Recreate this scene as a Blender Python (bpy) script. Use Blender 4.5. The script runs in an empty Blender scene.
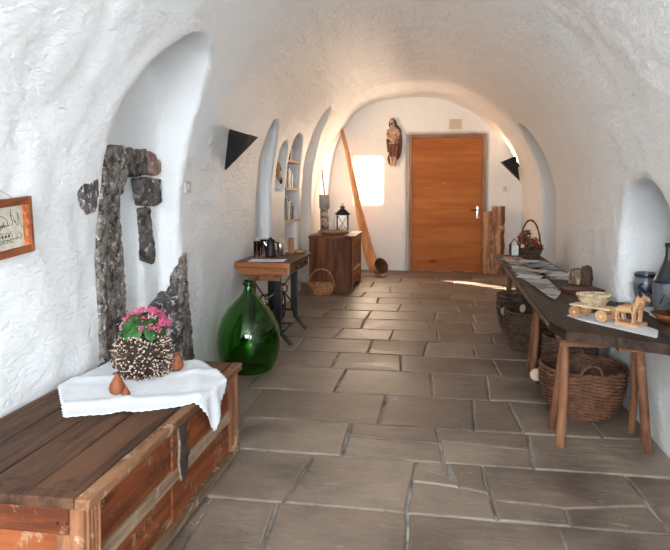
import bpy, bmesh, math, random
import numpy as np
from mathutils import Vector, Matrix, noise
PI = math.pi
R = math.radians
random.seed(7)
scene = bpy.context.scene
COL = scene.collection
# ------------------------------------------------------------------ camera, world, lights, exposure
cam_d = bpy.data.cameras.new('camera'); cam = bpy.data.objects.new('camera', cam_d); COL.objects.link(cam)
cam.location = (0, 0, 1.4)
cam.rotation_euler = (R(88), 0, R(9.1))
cam_d.sensor_fit = 'HORIZONTAL'; cam_d.sensor_width = 36; cam_d.lens = 620 / 670 * 36
cam_d.shift_y = -63.4 / 670; cam_d.clip_start = .05; cam_d.clip_end = 200
scene.camera = cam
vs = scene.view_settings
vs.view_transform = 'Standard'; vs.look = 'None'; vs.gamma = 1; vs.use_curve_mapping = False
vs.exposure = 0.74
scene.cycles.use_denoising = True
scene.cycles.max_bounces = 10; scene.cycles.diffuse_bounces = 6; scene.cycles.transmission_bounces = 8
scene.cycles.sample_clamp_indirect = 6
w = bpy.data.worlds.new('sky'); scene.world = w; w.use_nodes = True
bg = w.node_tree.nodes['Background']; bg.inputs['Color'].default_value = (.86, .93, 1, 1); bg.inputs['Strength'].default_value = 5.0

def light(name, kind, loc, rot, energy, color, size=None, size_y=None, **k):
    d = bpy.data.lights.new(name, kind); o = bpy.data.objects.new(name, d); COL.objects.link(o)
    o.location = loc; o.rotation_euler = rot; d.energy = energy; d.color = color
    if kind == 'AREA':
        d.shape = 'RECTANGLE'; d.size = size; d.size_y = size_y or size
    for a, v in k.items(): setattr(d, a, v)
    return o
# daylight at the two openings behind the camera (right wall, back wall) and at the small window in the far wall
light('daylight_side', 'AREA', (1.62, -1.35, 1.75), (R(90), 0, R(62)), 105, (.74, .87, 1), 1.5, 1.5)
light('daylight_back', 'AREA', (-.1, -3.15, 1.75), (R(90), 0, 0), 150, (.84, .92, 1), 2.0, 1.7)
light('daylight_far_window', 'AREA', (-1.145, 10.965, 1.57), (R(-90), 0, R(-24)), 30, (1, .70, .44), .46, .78)
light('sun', 'SUN', (0, 20, 10), Vector((1.75, -1.5, -1.5)).to_track_quat('-Z', 'Y').to_euler(), 26, (1, .86, .70), angle=R(.6))

# ------------------------------------------------------------------ materials
MATS = {}
def nodes(name):
    m = bpy.data.materials.new(name); m.use_nodes = True
    nt = m.node_tree; b = nt.nodes['Principled BSDF']
    return m, nt, b
def nd(nt, t, **k):
    n = nt.nodes.new(t)
    for a, v in k.items():
        if a.startswith('i_'): n.inputs[int(a[2:]) if a[2:].isdigit() else a[2:].replace('_', ' ')].default_value = v
        else: setattr(n, a, v)
    return n
def ramp(nt, fac, stops):
    r = nt.nodes.new('ShaderNodeValToRGB'); e = r.color_ramp.elements
    while len(e) < len(stops): e.new(.5)
    for el, (p, c) in zip(e, stops): el.position = p; el.color = (*c, 1)
    nt.links.new(fac, r.inputs[0]); return r.outputs[0]
def coords(nt, scale, kind='Object'):
    t = nd(nt, 'ShaderNodeTexCoord'); mp = nd(nt, 'ShaderNodeMapping'); mp.inputs['Scale'].default_value = scale
    nt.links.new(t.outputs[kind], mp.inputs[0])
    if kind == 'Object':   # a different piece of the pattern for every object
        oi = nd(nt, 'ShaderNodeObjectInfo'); mu = nd(nt, 'ShaderNodeMath', operation='MULTIPLY'); mu.inputs[1].default_value = 37.
        nt.links.new(oi.outputs['Random'], mu.inputs[0]); nt.links.new(mu.outputs[0], mp.inputs['Location'])
    return mp.outputs[0]
def noise_t(nt, vec, scale, detail=6, rough=.6, dist=0):
    n = nd(nt, 'ShaderNodeTexNoise'); n.inputs['Scale'].default_value = scale; n.inputs['Detail'].default_value = detail
    n.inputs['Roughness'].default_value = rough; n.inputs['Distortion'].default_value = dist
    nt.links.new(vec, n.inputs['Vector']); return n.outputs['Fac']
def bump(nt, b, h, strength=.4, dist=.01, prev=None):
    n = nd(nt, 'ShaderNodeBump'); n.inputs['Strength'].default_value = strength; n.inputs['Distance'].default_value = dist
    nt.links.new(h, n.inputs['Height'])
    if prev: nt.links.new(prev, n.inputs['Normal'])
    nt.links.new(n.outputs[0], b.inputs['Normal']); return n.outputs[0]
def mixc(nt, fac, a, b_):
    m = nd(nt, 'ShaderNodeMix', data_type='RGBA'); nt.links.new(fac, m.inputs[0])
    for s, v in ((6, a), (7, b_)):
        if isinstance(v, tuple): m.inputs[s].default_value = (*v, 1)
        else: nt.links.new(v, m.inputs[s])
    return m.outputs[2]
def plain(name, col, rough=.6, metal=0, var=.15, scale=9, bmp=.15, bd=.004, **k):
    m, nt, b = nodes(name)
    v = coords(nt, (1, 1, 1)); f = noise_t(nt, v, scale)
    lo = tuple(c * (1 - var) for c in col); hi = tuple(min(1, c * (1 + var)) for c in col)
    nt.links.new(ramp(nt, f, [(.38, lo), (.62, hi)]), b.inputs['Base Color'])
    b.inputs['Roughness'].default_value = rough; b.inputs['Metallic'].default_value = metal
    if bmp: bump(nt, b, noise_t(nt, v, scale * 5), bmp, bd)
    for a, x in k.items(): b.inputs[a.replace('_', ' ')].default_value = x
    MATS[name] = m; return name
def wood(name, dark, light_, axis='Y', scale=1, rough=.5, wear=None, knots=0, bmp=.25, mid=None):
    """long grain along one axis; wear = (colour, amount) of rubbed or limed patches"""
    m, nt, b = nodes(name)
    st = {'X': (.09, 1, 1), 'Y': (1, .09, 1), 'Z': (1, 1, .09)}[axis]
    v = coords(nt, st); g = noise_t(nt, v, 22 * scale, 8, .65, .6); g2 = noise_t(nt, v, 3.5 * scale, 4, .6, 1.2)
    mx = nd(nt, 'ShaderNodeMath', operation='MULTIPLY_ADD'); nt.links.new(g, mx.inputs[0]); mx.inputs[1].default_value = .55
    h = nd(nt, 'ShaderNodeMath', operation='MULTIPLY'); nt.links.new(g2, h.inputs[0]); h.inputs[1].default_value = .5
    nt.links.new(h.outputs[0], mx.inputs[2])
    md = mid or tuple((a + c) / 2 for a, c in zip(dark, light_))
    col = ramp(nt, mx.outputs[0], [(.43, dark), (.52, md), (.61, light_)])
    vo = coords(nt, (1, 1, 1))
    if wear:
        f = noise_t(nt, vo, 9, 9, .75, .4)
        fr = ramp(nt, f, [(.62 - wear[1] * .3, (0, 0, 0)), (.70 - wear[1] * .3, (.7, .7, .7))])
        col = mixc(nt, fr, col, wear[0])
    if knots:
        vor = nd(nt, 'ShaderNodeTexVoronoi'); vor.inputs['Scale'].default_value = knots
        nt.links.new(coords(nt, {'X': (.4, 1, 1), 'Y': (1, .4, 1), 'Z': (1, 1, .4)}[axis]), vor.inputs['Vector'])
        kf = ramp(nt, vor.outputs['Distance'], [(.05, (1, 1, 1)), (.13, (0, 0, 0))])
        col = mixc(nt, kf, col, tuple(c * .35 for c in dark))
    nt.links.new(col, b.inputs['Base Color']); b.inputs['Roughness'].default_value = rough + .12; b.inputs['Specular IOR Level'].default_value = .22
    bump(nt, b, g, bmp, .006)
    MATS[name] = m; return m

def plaster_mat(name, col, relief=1., warm=None):
    m, nt, b = nodes(name)
    v = coords(nt, (1, 1, 1), 'Generated') if 0 else nd(nt, 'ShaderNodeNewGeometry').outputs['Position']
    f = noise_t(nt, v, 1.3, 5, .6)
    nt.links.new(ramp(nt, f, [(.3, tuple(c * .95 for c in col)), (.7, col)]), b.inputs['Base Color'])
    b.inputs['Roughness'].default_value = .48
    b.inputs['Specular IOR Level'].default_value = .35
    mp = nd(nt, 'ShaderNodeMapping'); mp.inputs['Scale'].default_value = (1, .45, 1); mp.inputs['Rotation'].default_value = (.5, .2, .6)
    nt.links.new(v, mp.inputs[0])
    n1 = bump(nt, b, noise_t(nt, v, 7, 3, .5), .35 * relief, .03)
    n2 = bump(nt, b, noise_t(nt, mp.outputs[0], 30, 5, .6, .8), .9 * relief, .014, n1)
    MATS[name] = m; return m
plaster_mat('plaster', (.86, .86, .85), 1.)

def stone_mat(name, dark, light_, fleck=None, scale=6, rough=.8, bs=.6):
    m, nt, b = nodes(name); v = coords(nt, (1, 1, 1))
    f = noise_t(nt, v, scale, 9, .7, .3); col = ramp(nt, f, [(.41, dark), (.59, light_)])
    if fleck:
        f2 = noise_t(nt, v, fleck[1], 6, .75, .6)
        col = mixc(nt, ramp(nt, f2, [(fleck[2], (0, 0, 0)), (fleck[2] + .05, (1, 1, 1))]), col, fleck[0])
    nt.links.new(col, b.inputs['Base Color']); b.inputs['Roughness'].default_value = rough
    bump(nt, b, noise_t(nt, v, scale * 5, 8, .7), bs, .012)
    MATS[name] = m; return m

# ------------------------------------------------------------------ object helpers
def tagit(o, label=None, cat=None, group=None, kind=None):
    for k, v in (('label', label), ('category', cat), ('group', group), ('kind', kind)):
        if v: o[k] = v
    return o
def thing(name, label, cat, loc=(0, 0, 0), rz=0, group=None):
    o = bpy.data.objects.new(name, None); COL.objects.link(o); o.empty_display_size = .05
    o.location = loc; o.rotation_euler = (0, 0, rz)
    return tagit(o, label, cat, group)
class MB:
    """collects shapes and links them as one mesh object"""
    def __init__(s): s.v = []; s.f = []; s.sm = []
    def add(s, vs_, fs, smooth=False, M=None):
        n = len(s.v)
        s.v += [tuple(M @ Vector(p)) if M else tuple(p) for p in vs_]
        s.f += [tuple(i + n for i in f) for f in fs]; s.sm += [smooth] * len(fs); return s
    def box(s, x0, x1, y0, y1, z0, z1, M=None, bev=0):
        b = bmesh.new(); bmesh.ops.create_cube(b, size=1)
        for q in b.verts: q.co = Vector(((x0 + x1) / 2 + q.co.x * (x1 - x0), (y0 + y1) / 2 + q.co.y * (y1 - y0), (z0 + z1) / 2 + q.co.z * (z1 - z0)))
        if bev: bmesh.ops.bevel(b, geom=b.edges[:], offset=bev, segments=2, affect='EDGES', profile=.6)
        b.verts.index_update()
        s.add([q.co[:] for q in b.verts], [[q.index for q in f.verts] for f in b.faces], False, M); b.free(); return s
    def tube(s, pts, r, n=8, caps=True, closed=False, M=None, sx=1.):
        """r: a number or one per point"""
        P = [Vector(p) for p in pts]; k = len(P); rr = r if hasattr(r, '__len__') else [r] * k
        vs_ = []; up = None
        for i, p in enumerate(P):
            d = (P[(i + 1) % k] - P[i - 1]) if closed else (P[min(i + 1, k - 1)] - P[max(i - 1, 0)])
            d = d.normalized() if d.length > 1e-9 else Vector((0, 0, 1))
            if up is None: up = Vector((0, 0, 1)) if abs(d.z) < .9 else Vector((1, 0, 0))
            a = (up - d * up.dot(d)).normalized(); up = a; b = d.cross(a)
            for j in range(n):
                t = 2 * PI * j / n; vs_.append(tuple(p + (a * math.cos(t) * sx + b * math.sin(t)) * rr[i]))
        fs = []
        for i in range(k if closed else k - 1):
            for j in range(n):
                i2 = (i + 1) % k; fs.append((i * n + j, i * n + (j + 1) % n, i2 * n + (j + 1) % n, i2 * n + j))
        s.add(vs_, fs, True, M)
        if caps and not closed: s.add([vs_[j] for j in range(n)], [tuple(range(n))[::-1]], False, M); s.add([vs_[(k - 1) * n + j] for j in range(n)], [tuple(range(n))], False, M)
        return s
    def lathe(s, prof, n=32, c=(0, 0, 0), M=None, smooth=True, sx=1, sy=1):
        vs_ = []; fs = []
        for r, z in prof:
            for j in range(n):
                t = 2 * PI * j / n; vs_.append((c[0] + r * math.cos(t) * sx, c[1] + r * math.sin(t) * sy, c[2] + z))
        for i in range(len(prof) - 1):
            for j in range(n): fs.append((i * n + j, i * n + (j + 1) % n, (i + 1) * n + (j + 1) % n, (i + 1) * n + j))
        s.add(vs_, fs, smooth, M); return s
    def prism(s, poly, t, M=None, smooth=False):
        """poly: 2-D outline in the local XY plane, extruded t along Z"""
        n = len(poly)
        a = [(x, y, 0) for x, y in poly]; b = [(x, y, t) for x, y in poly]
        s.add(a + b, [tuple(range(n))[::-1], tuple(range(n, 2 * n))], False, M)
        s.add(a + b, [(i, (i + 1) % n, n + (i + 1) % n, n + i) for i in range(n)], smooth, M); return s
    def ball(s, c, r, n=12, m=8, M=None, sc=(1, 1, 1)):
        vs_ = [(c[0], c[1], c[2] - r * sc[2])]; fs = []
        for i in range(1, m):
            a = PI * i / m - PI / 2
            for j in range(n):
                t = 2 * PI * j / n; vs_.append((c[0] + r * math.cos(a) * math.cos(t) * sc[0], c[1] + r * math.cos(a) * math.sin(t) * sc[1], c[2] + r * math.sin(a) * sc[2]))
        vs_.append((c[0], c[1], c[2] + r * sc[2])); e = len(vs_) - 1
        for j in range(n):
            fs.append((0, 1 + (j + 1) % n, 1 + j)); fs.append((e, e - n + j, e - n + (j + 1) % n))
        for i in range(m - 2):
            for j in range(n): a0 = 1 + i * n; fs.append((a0 + j, a0 + (j + 1) % n, a0 + n + (j + 1) % n, a0 + n + j))
        s.add(vs_, fs, True, M); return s
    def mesh(s, name):
        me = bpy.data.meshes.new(name); me.from_pydata(s.v, [], s.f); me.polygons.foreach_set('use_smooth', s.sm); me.update(); return me
    def build(s, name, mat, parent=None, kind=None, label=None):
        me = s.mesh(name); o = bpy.data.objects.new(name, me); COL.objects.link(o)
        me.materials.append(MATS[mat] if isinstance(mat, str) else mat)
        o.parent = parent
        return tagit(o, label, None, None, kind)
def fuse(o, voxel, smooth=2, rough=0, rs=10):
    """melt the overlapping shapes of one object into one continuous surface"""
    bm_ = bmesh.new(); bm_.from_mesh(o.data); bmesh.ops.remove_doubles(bm_, verts=bm_.verts, dist=1e-6); bmesh.ops.recalc_face_normals(bm_, faces=bm_.faces); bm_.to_mesh(o.data); bm_.free()
    md = o.modifiers.new('r', 'REMESH'); md.mode = 'VOXEL'; md.voxel_size = voxel; md.use_smooth_shade = True
    if smooth: s = o.modifiers.new('s', 'SMOOTH'); s.iterations = smooth; s.factor = .6
    dg = bpy.context.evaluated_depsgraph_get(); dg.update(); me = bpy.data.meshes.new_from_object(o.evaluated_get(dg))
    o.modifiers.clear(); mt = [m for m in o.data.materials]; o.data = me
    me.materials.clear()
    for m in mt: me.materials.append(m)
    if rough:
        for v in me.vertices: v.co += v.normal * (noise.noise(v.co * rs) * rough)
    me.polygons.foreach_set('use_smooth', [True] * len(me.polygons)); me.update()
    return o
def solid(poly, t, **k): return MB().prism(poly, t, **k)
AXYZ = Matrix(((0, 0, 1, 0), (1, 0, 0, 0), (0, 1, 0, 0), (0, 0, 0, 1)))   # local XY outline -> world YZ, extruded along X
AXZ = Matrix(((1, 0, 0, 0), (0, 0, 1, 0), (0, 1, 0, 0), (0, 0, 0, 1)))    # local XY outline -> world XZ, extruded along Y
def TX(x, y=0, z=0): return Matrix.Translation((x, y, z))
def RZ(a): return Matrix.Rotation(a, 4, 'Z')
def RX(a): return Matrix.Rotation(a, 4, 'X')
def RY(a): return Matrix.Rotation(a, 4, 'Y')

# ------------------------------------------------------------------ the vaulted room: one plaster surface cut with its niches
def lerp(a, b, t): return a + (b - a) * max(0, min(1, t))
def xl(Y): return -1.74 - .10 * max(0, min(1, (Y - 4.6) / 4.4))
def xr(Y): return 1.22 + .24 * max(0, min(1, (Y - 5) / 4))
def vault(Y):
    a, b = xl(Y), xr(Y); c = (a + b) / 2; hw = (b - a) / 2; rise = 1.67 + .13 * max(0, min(1, (Y - 4) / 6)); zs = 1.2
    p = [(a - .0, -.1), (a, .5), (a, 1.)]
    for i in range(33):
        t = PI * i / 32; ct = math.cos(t); far = max(0, min(1, (Y - 4.2) / 2.6))
        ex = 1 - .48 * far if ct > 0 else 1 + .15 * far          # the left haunch stands steeper towards the far end
        p.append((c - hw * math.copysign(abs(ct) ** ex, ct), zs + rise * math.sin(t) ** .97))
    return p + [(b, 1.), (b, .5), (b, -.1)]
EY = 10.8
vol = MB()
ys = [-3 + i * .3 for i in range(46)] + [EY]
prof = [vault(y) for y in ys]; k = len(prof[0])
vv = [(x, y, z) for y, p in zip(ys, prof) for x, z in p]
ff = [(i * k + j, i * k + (j + 1) % k, (i + 1) * k + (j + 1) % k, (i + 1) * k + j) for i in range(len(ys) - 1) for j in range(k)]
ff += [tuple(range(k))[::-1], tuple((len(ys) - 1) * k + j for j in range(k))]
vol.add(vv, ff)
def arch_poly(y0, y1, z0, z1, h=None, lean=0, n=14):
    """outline with an arched head; h = height of the arched part"""
    c = (y0 + y1) / 2; hw = (y1 - y0) / 2; h = h or hw
    return [(y0, z0), (y1, z0)] + [(c + hw * math.cos(PI * i / n) + lean * math.sin(PI * i / n), z1 - h + h * math.sin(PI * i / n)) for i in range(n + 1)]
def niche_left(y0, y1, z0, z1, xb, h=None, lean=0, xf=-.9):
    vol.prism(arch_poly(y0, y1, z0, z1, h, lean), xf - xb, M=TX(xb) @ AXYZ)
niche_left(3.06, 4.04, -.1, 2.34, -1.88, .62, .04, -1.0)      # deep lunette with the old stone doorway
niche_left(3.42, 3.80, -.1, 1.52, -2.02, .22, 0, -1.7)        # walled-up opening inside it
niche_left(6.08, 6.64, .86, 2.14, -1.91, .5)
niche_left(6.88, 7.24, 1.40, 1.96, -1.92, .2)
niche_left(7.42, 8.18, .62, 2.12, -2.12, .36)
niche_left(8.50, 9.18, -.1, 2.62, -2.12, .8, .1)
def niche_right(y0, y1, z0, z1, xb, h=None, lean=0, xf=.6):
    vol.prism(arch_poly(y0, y1, z0, z1, h, lean), xb - xf, M=TX(xf) @ AXYZ)
niche_right(3.42, 4.38, .66, 1.46, 1.74, .42)
niche_right(7.35, 8.9, -.1, 2.26, 1.85, .95, .25)
vol.box(-1.39, -.90, 10.5, 11.02, 1.16, 1.97)                 # far window reveal
vol.box(-.47, .88, 10.5, 10.86, -.1, 2.375)                    # door reveal
vol.box(1.0, 1.60, -2.1, -.6, .95, 2.05)                       # side opening behind the camera
vol.box(-1.1, .9, -3.3, -2.7, .9, 2.45)                         # back opening behind the camera
shell = vol.build('wall_left', 'plaster')
bm_ = bmesh.new(); bm_.from_mesh(shell.data); bmesh.ops.remove_doubles(bm_, verts=bm_.verts, dist=1e-5); bmesh.ops.recalc_face_normals(bm_, faces=bm_.faces); bm_.to_mesh(shell.data); bm_.free()
md = shell.modifiers.new('r', 'REMESH'); md.mode = 'VOXEL'; md.voxel_size = .027; md.use_smooth_shade = True
sm_ = shell.modifiers.new('s', 'SMOOTH'); sm_.iterations = 2; sm_.factor = .5
dg = bpy.context.evaluated_depsgraph_get(); me = bpy.data.meshes.new_from_object(shell.evaluated_get(dg)); bpy.data.objects.remove(shell)
nv = len(me.vertices); co = np.empty(nv * 3); me.vertices.foreach_get('co', co); co = co.reshape(-1, 3)
no = np.empty(nv * 3); me.vertices.foreach_get('normal', no) if False else me.vertex_normals.foreach_get('vector', no); no = no.reshape(-1, 3)
def wave_noise(p, seed, scale, n=26):
    """smooth pseudo-random field: a sum of plane waves"""
    rg = np.random.RandomState(seed); o = np.zeros(len(p))
    for i in range(n):
        d = rg.normal(size=3); d /= np.linalg.norm(d); o += np.sin(p @ d * scale * rg.uniform(.6, 1.6) * 6.28 + rg.uniform(0, 6.28))
    return o / math.sqrt(n)
dis = .010 * wave_noise(co, 1, .9) + .0045 * wave_noise(co, 2, 3.2) + .0016 * wave_noise(co, 3, 9)
flat = (co[:, 1] > 10.7) | (co[:, 2] < .02)
dis *= np.interp(co[:, 1], [3.5, 5.5], [1, .45])
dis[flat] *= .25
co += no * dis[:, None]
me.vertices.foreach_set('co', co.ravel()); me.update()
me.vertex_normals.foreach_get('vector', (tmpn := np.empty(nv * 3))); vn = -tmpn.reshape(-1, 3)
nf = len(me.polygons); q = np.empty(len(me.loops), dtype=np.int32); me.loops.foreach_get('vertex_index', q); q = q.reshape(-1, 4)
cen = co[q].mean(1); fn = np.empty(nf * 3); me.polygons.foreach_get('normal', fn); fn = fn.reshape(-1, 3)
keep = cen[:, 2] > -.04
keep &= ~((cen[:, 1] > 10.96) & (cen[:, 0] < -.5))            # the openings are open
keep &= ~((cen[:, 0] > 1.55) & (cen[:, 1] < 0))
keep &= ~(cen[:, 1] < -3.24)
end = (cen[:, 1] > 10.68); back = cen[:, 1] < -2.93
X = cen[:, 0]; Zc = cen[:, 2]; leftn = (X < -1.0) & (Zc < 1.3) ; rightn = (X > .7) & (Zc < 1.3)
left_n = (cen[:, 1] > 2.9) & (X < np.array([xl(y) for y in cen[:, 1]]) + .03)
right_n = X > np.array([xr(y) for y in cen[:, 1]]) - .03
wl = (leftn | left_n) & ~end & ~back; wr = (rightn | right_n) & ~end & ~back & ~wl
sets = dict(wall_end=end & (np.abs(fn[:, 1]) >= 0), wall_back=back, wall_left=wl, wall_right=wr, ceiling=~(end | back | wl | wr))
for nm, msk in sets.items():
    fi = np.nonzero(msk & keep)[0]; qq = q[fi][:, ::-1]; u, inv = np.unique(qq, return_inverse=True)
    m2 = bpy.data.meshes.new(nm); m2.from_pydata(co[u].tolist(), [], inv.reshape(-1, 4).tolist())
    m2.polygons.foreach_set('use_smooth', [True] * len(fi)); m2.update()
    m2.normals_split_custom_set_from_vertices(vn[u].tolist()); m2.materials.append(MATS['plaster'])
    o = bpy.data.objects.new(nm, m2); COL.objects.link(o); o['kind'] = 'structure'; MATS['_' + nm] = o
WALL_L = MATS['_wall_left']; WALL_R = MATS['_wall_right']; WALL_E = MATS['_wall_end']

# ------------------------------------------------------------------ floor of flagstones
stone_mat('mortar', (.10, .085, .07), (.34, .31, .27), None, 5, .9, .8)
def flag_mat():
    m, nt, b = nodes('flagstone')
    oi = nd(nt, 'ShaderNodeObjectInfo'); g = nd(nt, 'ShaderNodeNewGeometry').outputs['Position']
    base = ramp(nt, oi.outputs['Random'], [(0, (.150, .110, .082)), (.5, (.20, .152, .117)), (1, (.25, .196, .153))])
    f = noise_t(nt, g, 2.4, 8, .68, .4)
    m1 = nd(nt, 'ShaderNodeMix', data_type='RGBA', blend_type='MULTIPLY'); m1.inputs[0].default_value = 1
    nt.links.new(base, m1.inputs[6]); nt.links.new(ramp(nt, f, [(.38, (.62, .60, .60)), (.5, (.97, .96, .95)), (.62, (1.28, 1.24, 1.18))]), m1.inputs[7])
    mp = nd(nt, 'ShaderNodeMapping'); mp.inputs['Scale'].default_value = (1, 3.2, 1); mp.inputs['Rotation'].default_value = (0, 0, .12); nt.links.new(g, mp.inputs[0])
    f2 = noise_t(nt, mp.outputs[0], 9, 8, .75, .8)
    c2 = mixc(nt, ramp(nt, f2, [(.60, (0, 0, 0)), (.68, (.6, .6, .6))]), m1.outputs[2], (.46, .42, .37))
    c3 = mixc(nt, ramp(nt, noise_t(nt, g, 14, 5, .7), [(.63, (0, 0, 0)), (.69, (.7, .7, .7))]), c2, (.07, .055, .045))
    nt.links.new(c3, b.inputs['Base Color'])
    nt.links.new(ramp(nt, f, [(.4, (.40,) * 3), (.6, (.56,) * 3)]), b.inputs['Roughness'])
    n1 = bump(nt, b, noise_t(nt, mp.outputs[0], 5, 6, .6, .5), .5, .02); bump(nt, b, noise_t(nt, g, 45, 5, .6), .3, .004, n1)
    MATS['flagstone'] = m
flag_mat()
fl = MB().box(-2.2, 1.9, -3.4, 11.2, -.2, -.010).build('floor', 'mortar'); fl['kind'] = 'structure'
rows = [(-3.2, -2.2, [-.9, .3]), (-2.2, -1.3, [-1.2, -.2, .7]), (-1.3, -.5, [-.6, .4]), (-.5, .3, [-1.1, 0, .8]), (.3, 1., [-.7, .5]), (1., 1.6, [-1.1, -.1, .9]),
    (1.6, 2.22, [-.93, -.1, .7]), (2.22, 2.66, [-.98, -.67, -.1, .52]), (2.66, 3.19, [-1.32, -.64, -.10, .26, .95]), (3.19, 3.65, [-1.12, -.48, .04, .52]),
    (3.65, 4.2, [-1.19, -.32, .25, .5, .95]), (4.2, 4.77, [-1.3, -.68, -.01, .38, .9]), (4.77, 5.24, [-1.49, -.8, -.26, .49]), (5.24, 5.73, [-1.2, -.56, -.07, .35, .9]),
    (5.73, 6.18, [-1.58, -.92, -.4, .04, .55]), (6.18, 6.66, [-1.48, -.73, -.05, .4, 1.]), (6.66, 7.13, [-1.2, -.72, .02, .43]), (7.13, 7.6, [-1.05, -.4, .28, .8]),
    (7.6, 8.03, [-1.43, -.7, -.16, .5]), (8.03, 8.42, [-.93, -.26, .22, .9]), (8.42, 8.9, [-1.3, -.6, .1, .7]), (8.9, 9.35, [-.9, -.2, .5, 1.]),
    (9.35, 9.85, [-1.2, -.5, .3, .85]), (9.85, 10.3, [-.8, 0, .6]), (10.3, 10.84, [-1.3, -.45, .4, 1.1])]
def flagstone(poly, tilt=0):
    """one stone: uneven outline, soft worn edge, slightly tilted top"""
    pts = []
    n = len(poly)
    for i in range(n):
        a, b = Vector(poly[i]), Vector(poly[(i + 1) % n]); L = (b - a).length; s = max(1, int(L / .12)); nn = Vector((-(b - a).y, (b - a).x)).normalized()
        for t in range(s):
            p = a.lerp(b, t / s)
            if t: p += nn * random.uniform(-.004, .004)
            pts.append(p)
    c = sum(pts, Vector((0, 0))) / len(pts)
    dz = random.uniform(-.003, .003); ax, ay = random.uniform(-.004, .004), random.uniform(-.004, .004)
    def ring(ins, z, tl=1): return [((p - (p - c).normalized() * ins).x, (p - (p - c).normalized() * ins).y, z + tl * (dz + (p - c).x * ax + (p - c).y * ay)) for p in pts]
    m = len(pts); v = ring(.0, -.05, 0) + ring(.0, -.009) + ring(.006, -.002) + ring(.014, 0)
    f = [(r_ * m + i, r_ * m + (i + 1) % m, (r_ + 1) * m + (i + 1) % m, (r_ + 1) * m + i) for r_ in range(3) for i in range(m)] + [tuple(3 * m + i for i in range(m))]
    MB().add(v, f).build('flagstone', 'flagstone', fl)
cracks = {(2.66, -.10): 2, (4.2, .38): 0, (3.19, -.48): 1, (3.19, .04): 1, (2.66, .26): 3}
for y0, y1, js in rows:
    js = [-1.83 - (.3 if y0 > 8 else 0)] + js + [1.28 + (.4 if y0 > 6 else 0)]
    for i in range(len(js) - 1):
        g = .0055; s1, s2 = random.Random(int(js[i] * 999) + int(y0 * 77)).uniform(-.02, .02), random.Random(int(js[i + 1] * 999) + int(y0 * 77)).uniform(-.02, .02)
        x0, x1 = js[i], js[i + 1]
        P = [(x0 - s1 + g, y0 + g), (x1 - s2 - g, y0 + g), (x1 + s2 - g, y1 - g), (x0 + s1 + g, y1 - g)]
        ck = cracks.get((y0, x0), 0)
        if not ck: flagstone(P); continue
        h = .004
        if ck == 2:     # broken in four
            ym = y0 + .30; xm = lerp(x0, x1, .62)
            flagstone([P[0], P[1], (x1 - g, y0 + .22), (xm, ym - h - .03), (x0 + g, ym - h)])
            flagstone([(x0 + g, ym + h), (xm, ym + h - .03), (xm - .05, ym + .07), (x0 + g, ym + .14)])
            flagstone([(x0 + g, ym + .15), (xm - .05, ym + .08), (xm - .04, y1 - g), P[3]])
            flagstone([(xm + h, ym + h - .03), (x1 - g, y0 + .23), P[2], (xm - .04 + 2 * h, y1 - g)])
        elif ck == 1:
            ym = y0 + .26; flagstone([P[0], P[1], (x1 - g, ym - .03 - h), (x0 + g, ym + .02 - h)]); flagstone([(x0 + g, ym + .02 + h), (x1 - g, ym - .03 + h), P[2], P[3]])
        else:
            ym = y0 + .15; xm = lerp(x0, x1, .45)
            flagstone([P[0], (xm, y0 + g), (xm, ym - h), (x0 + g, ym + .02)]); flagstone([(xm + 2 * h, y0 + g), P[1], (x1 - g, ym + .08 - h), (xm + 2 * h, ym - h)])
            flagstone([(x0 + g, ym + .02 + 2 * h), (xm, ym + h), (x1 - g, ym + .08 + h), P[2], P[3]])

# ------------------------------------------------------------------ materials of the things
wood('lid_wood', (.016, .008, .005), (.125, .056, .027), 'Y', .8, .5, ((.022, .014, .010), .22))
wood('lid_edge', (.07, .028, .013), (.27, .13, .065), 'Y', 1, .55, ((.50, .34, .23), .28))
wood('chest_orange', (.07, .018, .007), (.28, .075, .022), 'Y', .8, .45, ((.40, .25, .15), .22))
wood('chest_end', (.09, .022, .008), (.30, .085, .027), 'X', .8, .42, ((.40, .25, .15), .22))
wood('pale_rail', (.12, .07, .04), (.36, .25, .16), 'Y', 1, .6, ((.50, .38, .28), .2))
wood('chest_post', (.08, .028, .012), (.30, .13, .06), 'Z', 1, .5, ((.55, .40, .28), .22))
plain('dark_iron', (.028, .026, .026), .45, .7, .3)
plain('black_iron', (.018, .018, .018), .42, .5, .3)
plain('black_metal', (.012, .010, .010), .5, .3, .2)
plain('old_plate', (.06, .045, .042), .6, .3, .4, 14, .5)
plain('linen', (.77, .79, .81), .85, 0, .03, 20, .35, .003)
plain('paper', (.80, .79, .75), .7, 0, .04, 8, 0)
plain('white_plastic', (.62, .60, .56), .4, 0, .03, 8, 0)
plain('grey_switch', (.46, .44, .42), .45, 0, .03, 8, 0)
plain('twig_bark', (.095, .052, .034), .8, 0, .5, 30, .5)
plain('twig_cut', (.62, .48, .37), .8, 0, .15, 40, .2)
plain('twig_core', (.03, .02, .016), .9)
plain('leaf_green', (.018, .085, .012), .4, 0, .5, 14, .2)
plain('bloom_pink', (.72, .12, .26), .6, 0, .25, 60, 0)
plain('bloom_pale', (.85, .42, .50), .6, 0, .2, 60, 0)
plain('bud_green', (.30, .36, .14), .6, 0, .3, 60, 0)
wood('pear_wood', (.15, .04, .015), (.29, .095, .038), 'Z', 1.5, .38)
wood('frame_wood', (.16, .045, .02), (.36, .12, .05), 'Y', 1.4, .4)
wood('table_orange', (.22, .065, .018), (.42, .15, .05), 'X', 1, .38)
wood('table_brown', (.06, .024, .012), (.20, .085, .04), 'Y', 1, .33)
wood('cabinet_wood', (.10, .028, .010), (.29, .095, .032), 'Z', .8, .38, None, 5)
wood('cabinet_carved', (.17, .05, .017), (.42, .16, .055), 'Z', .8, .4)
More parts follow.
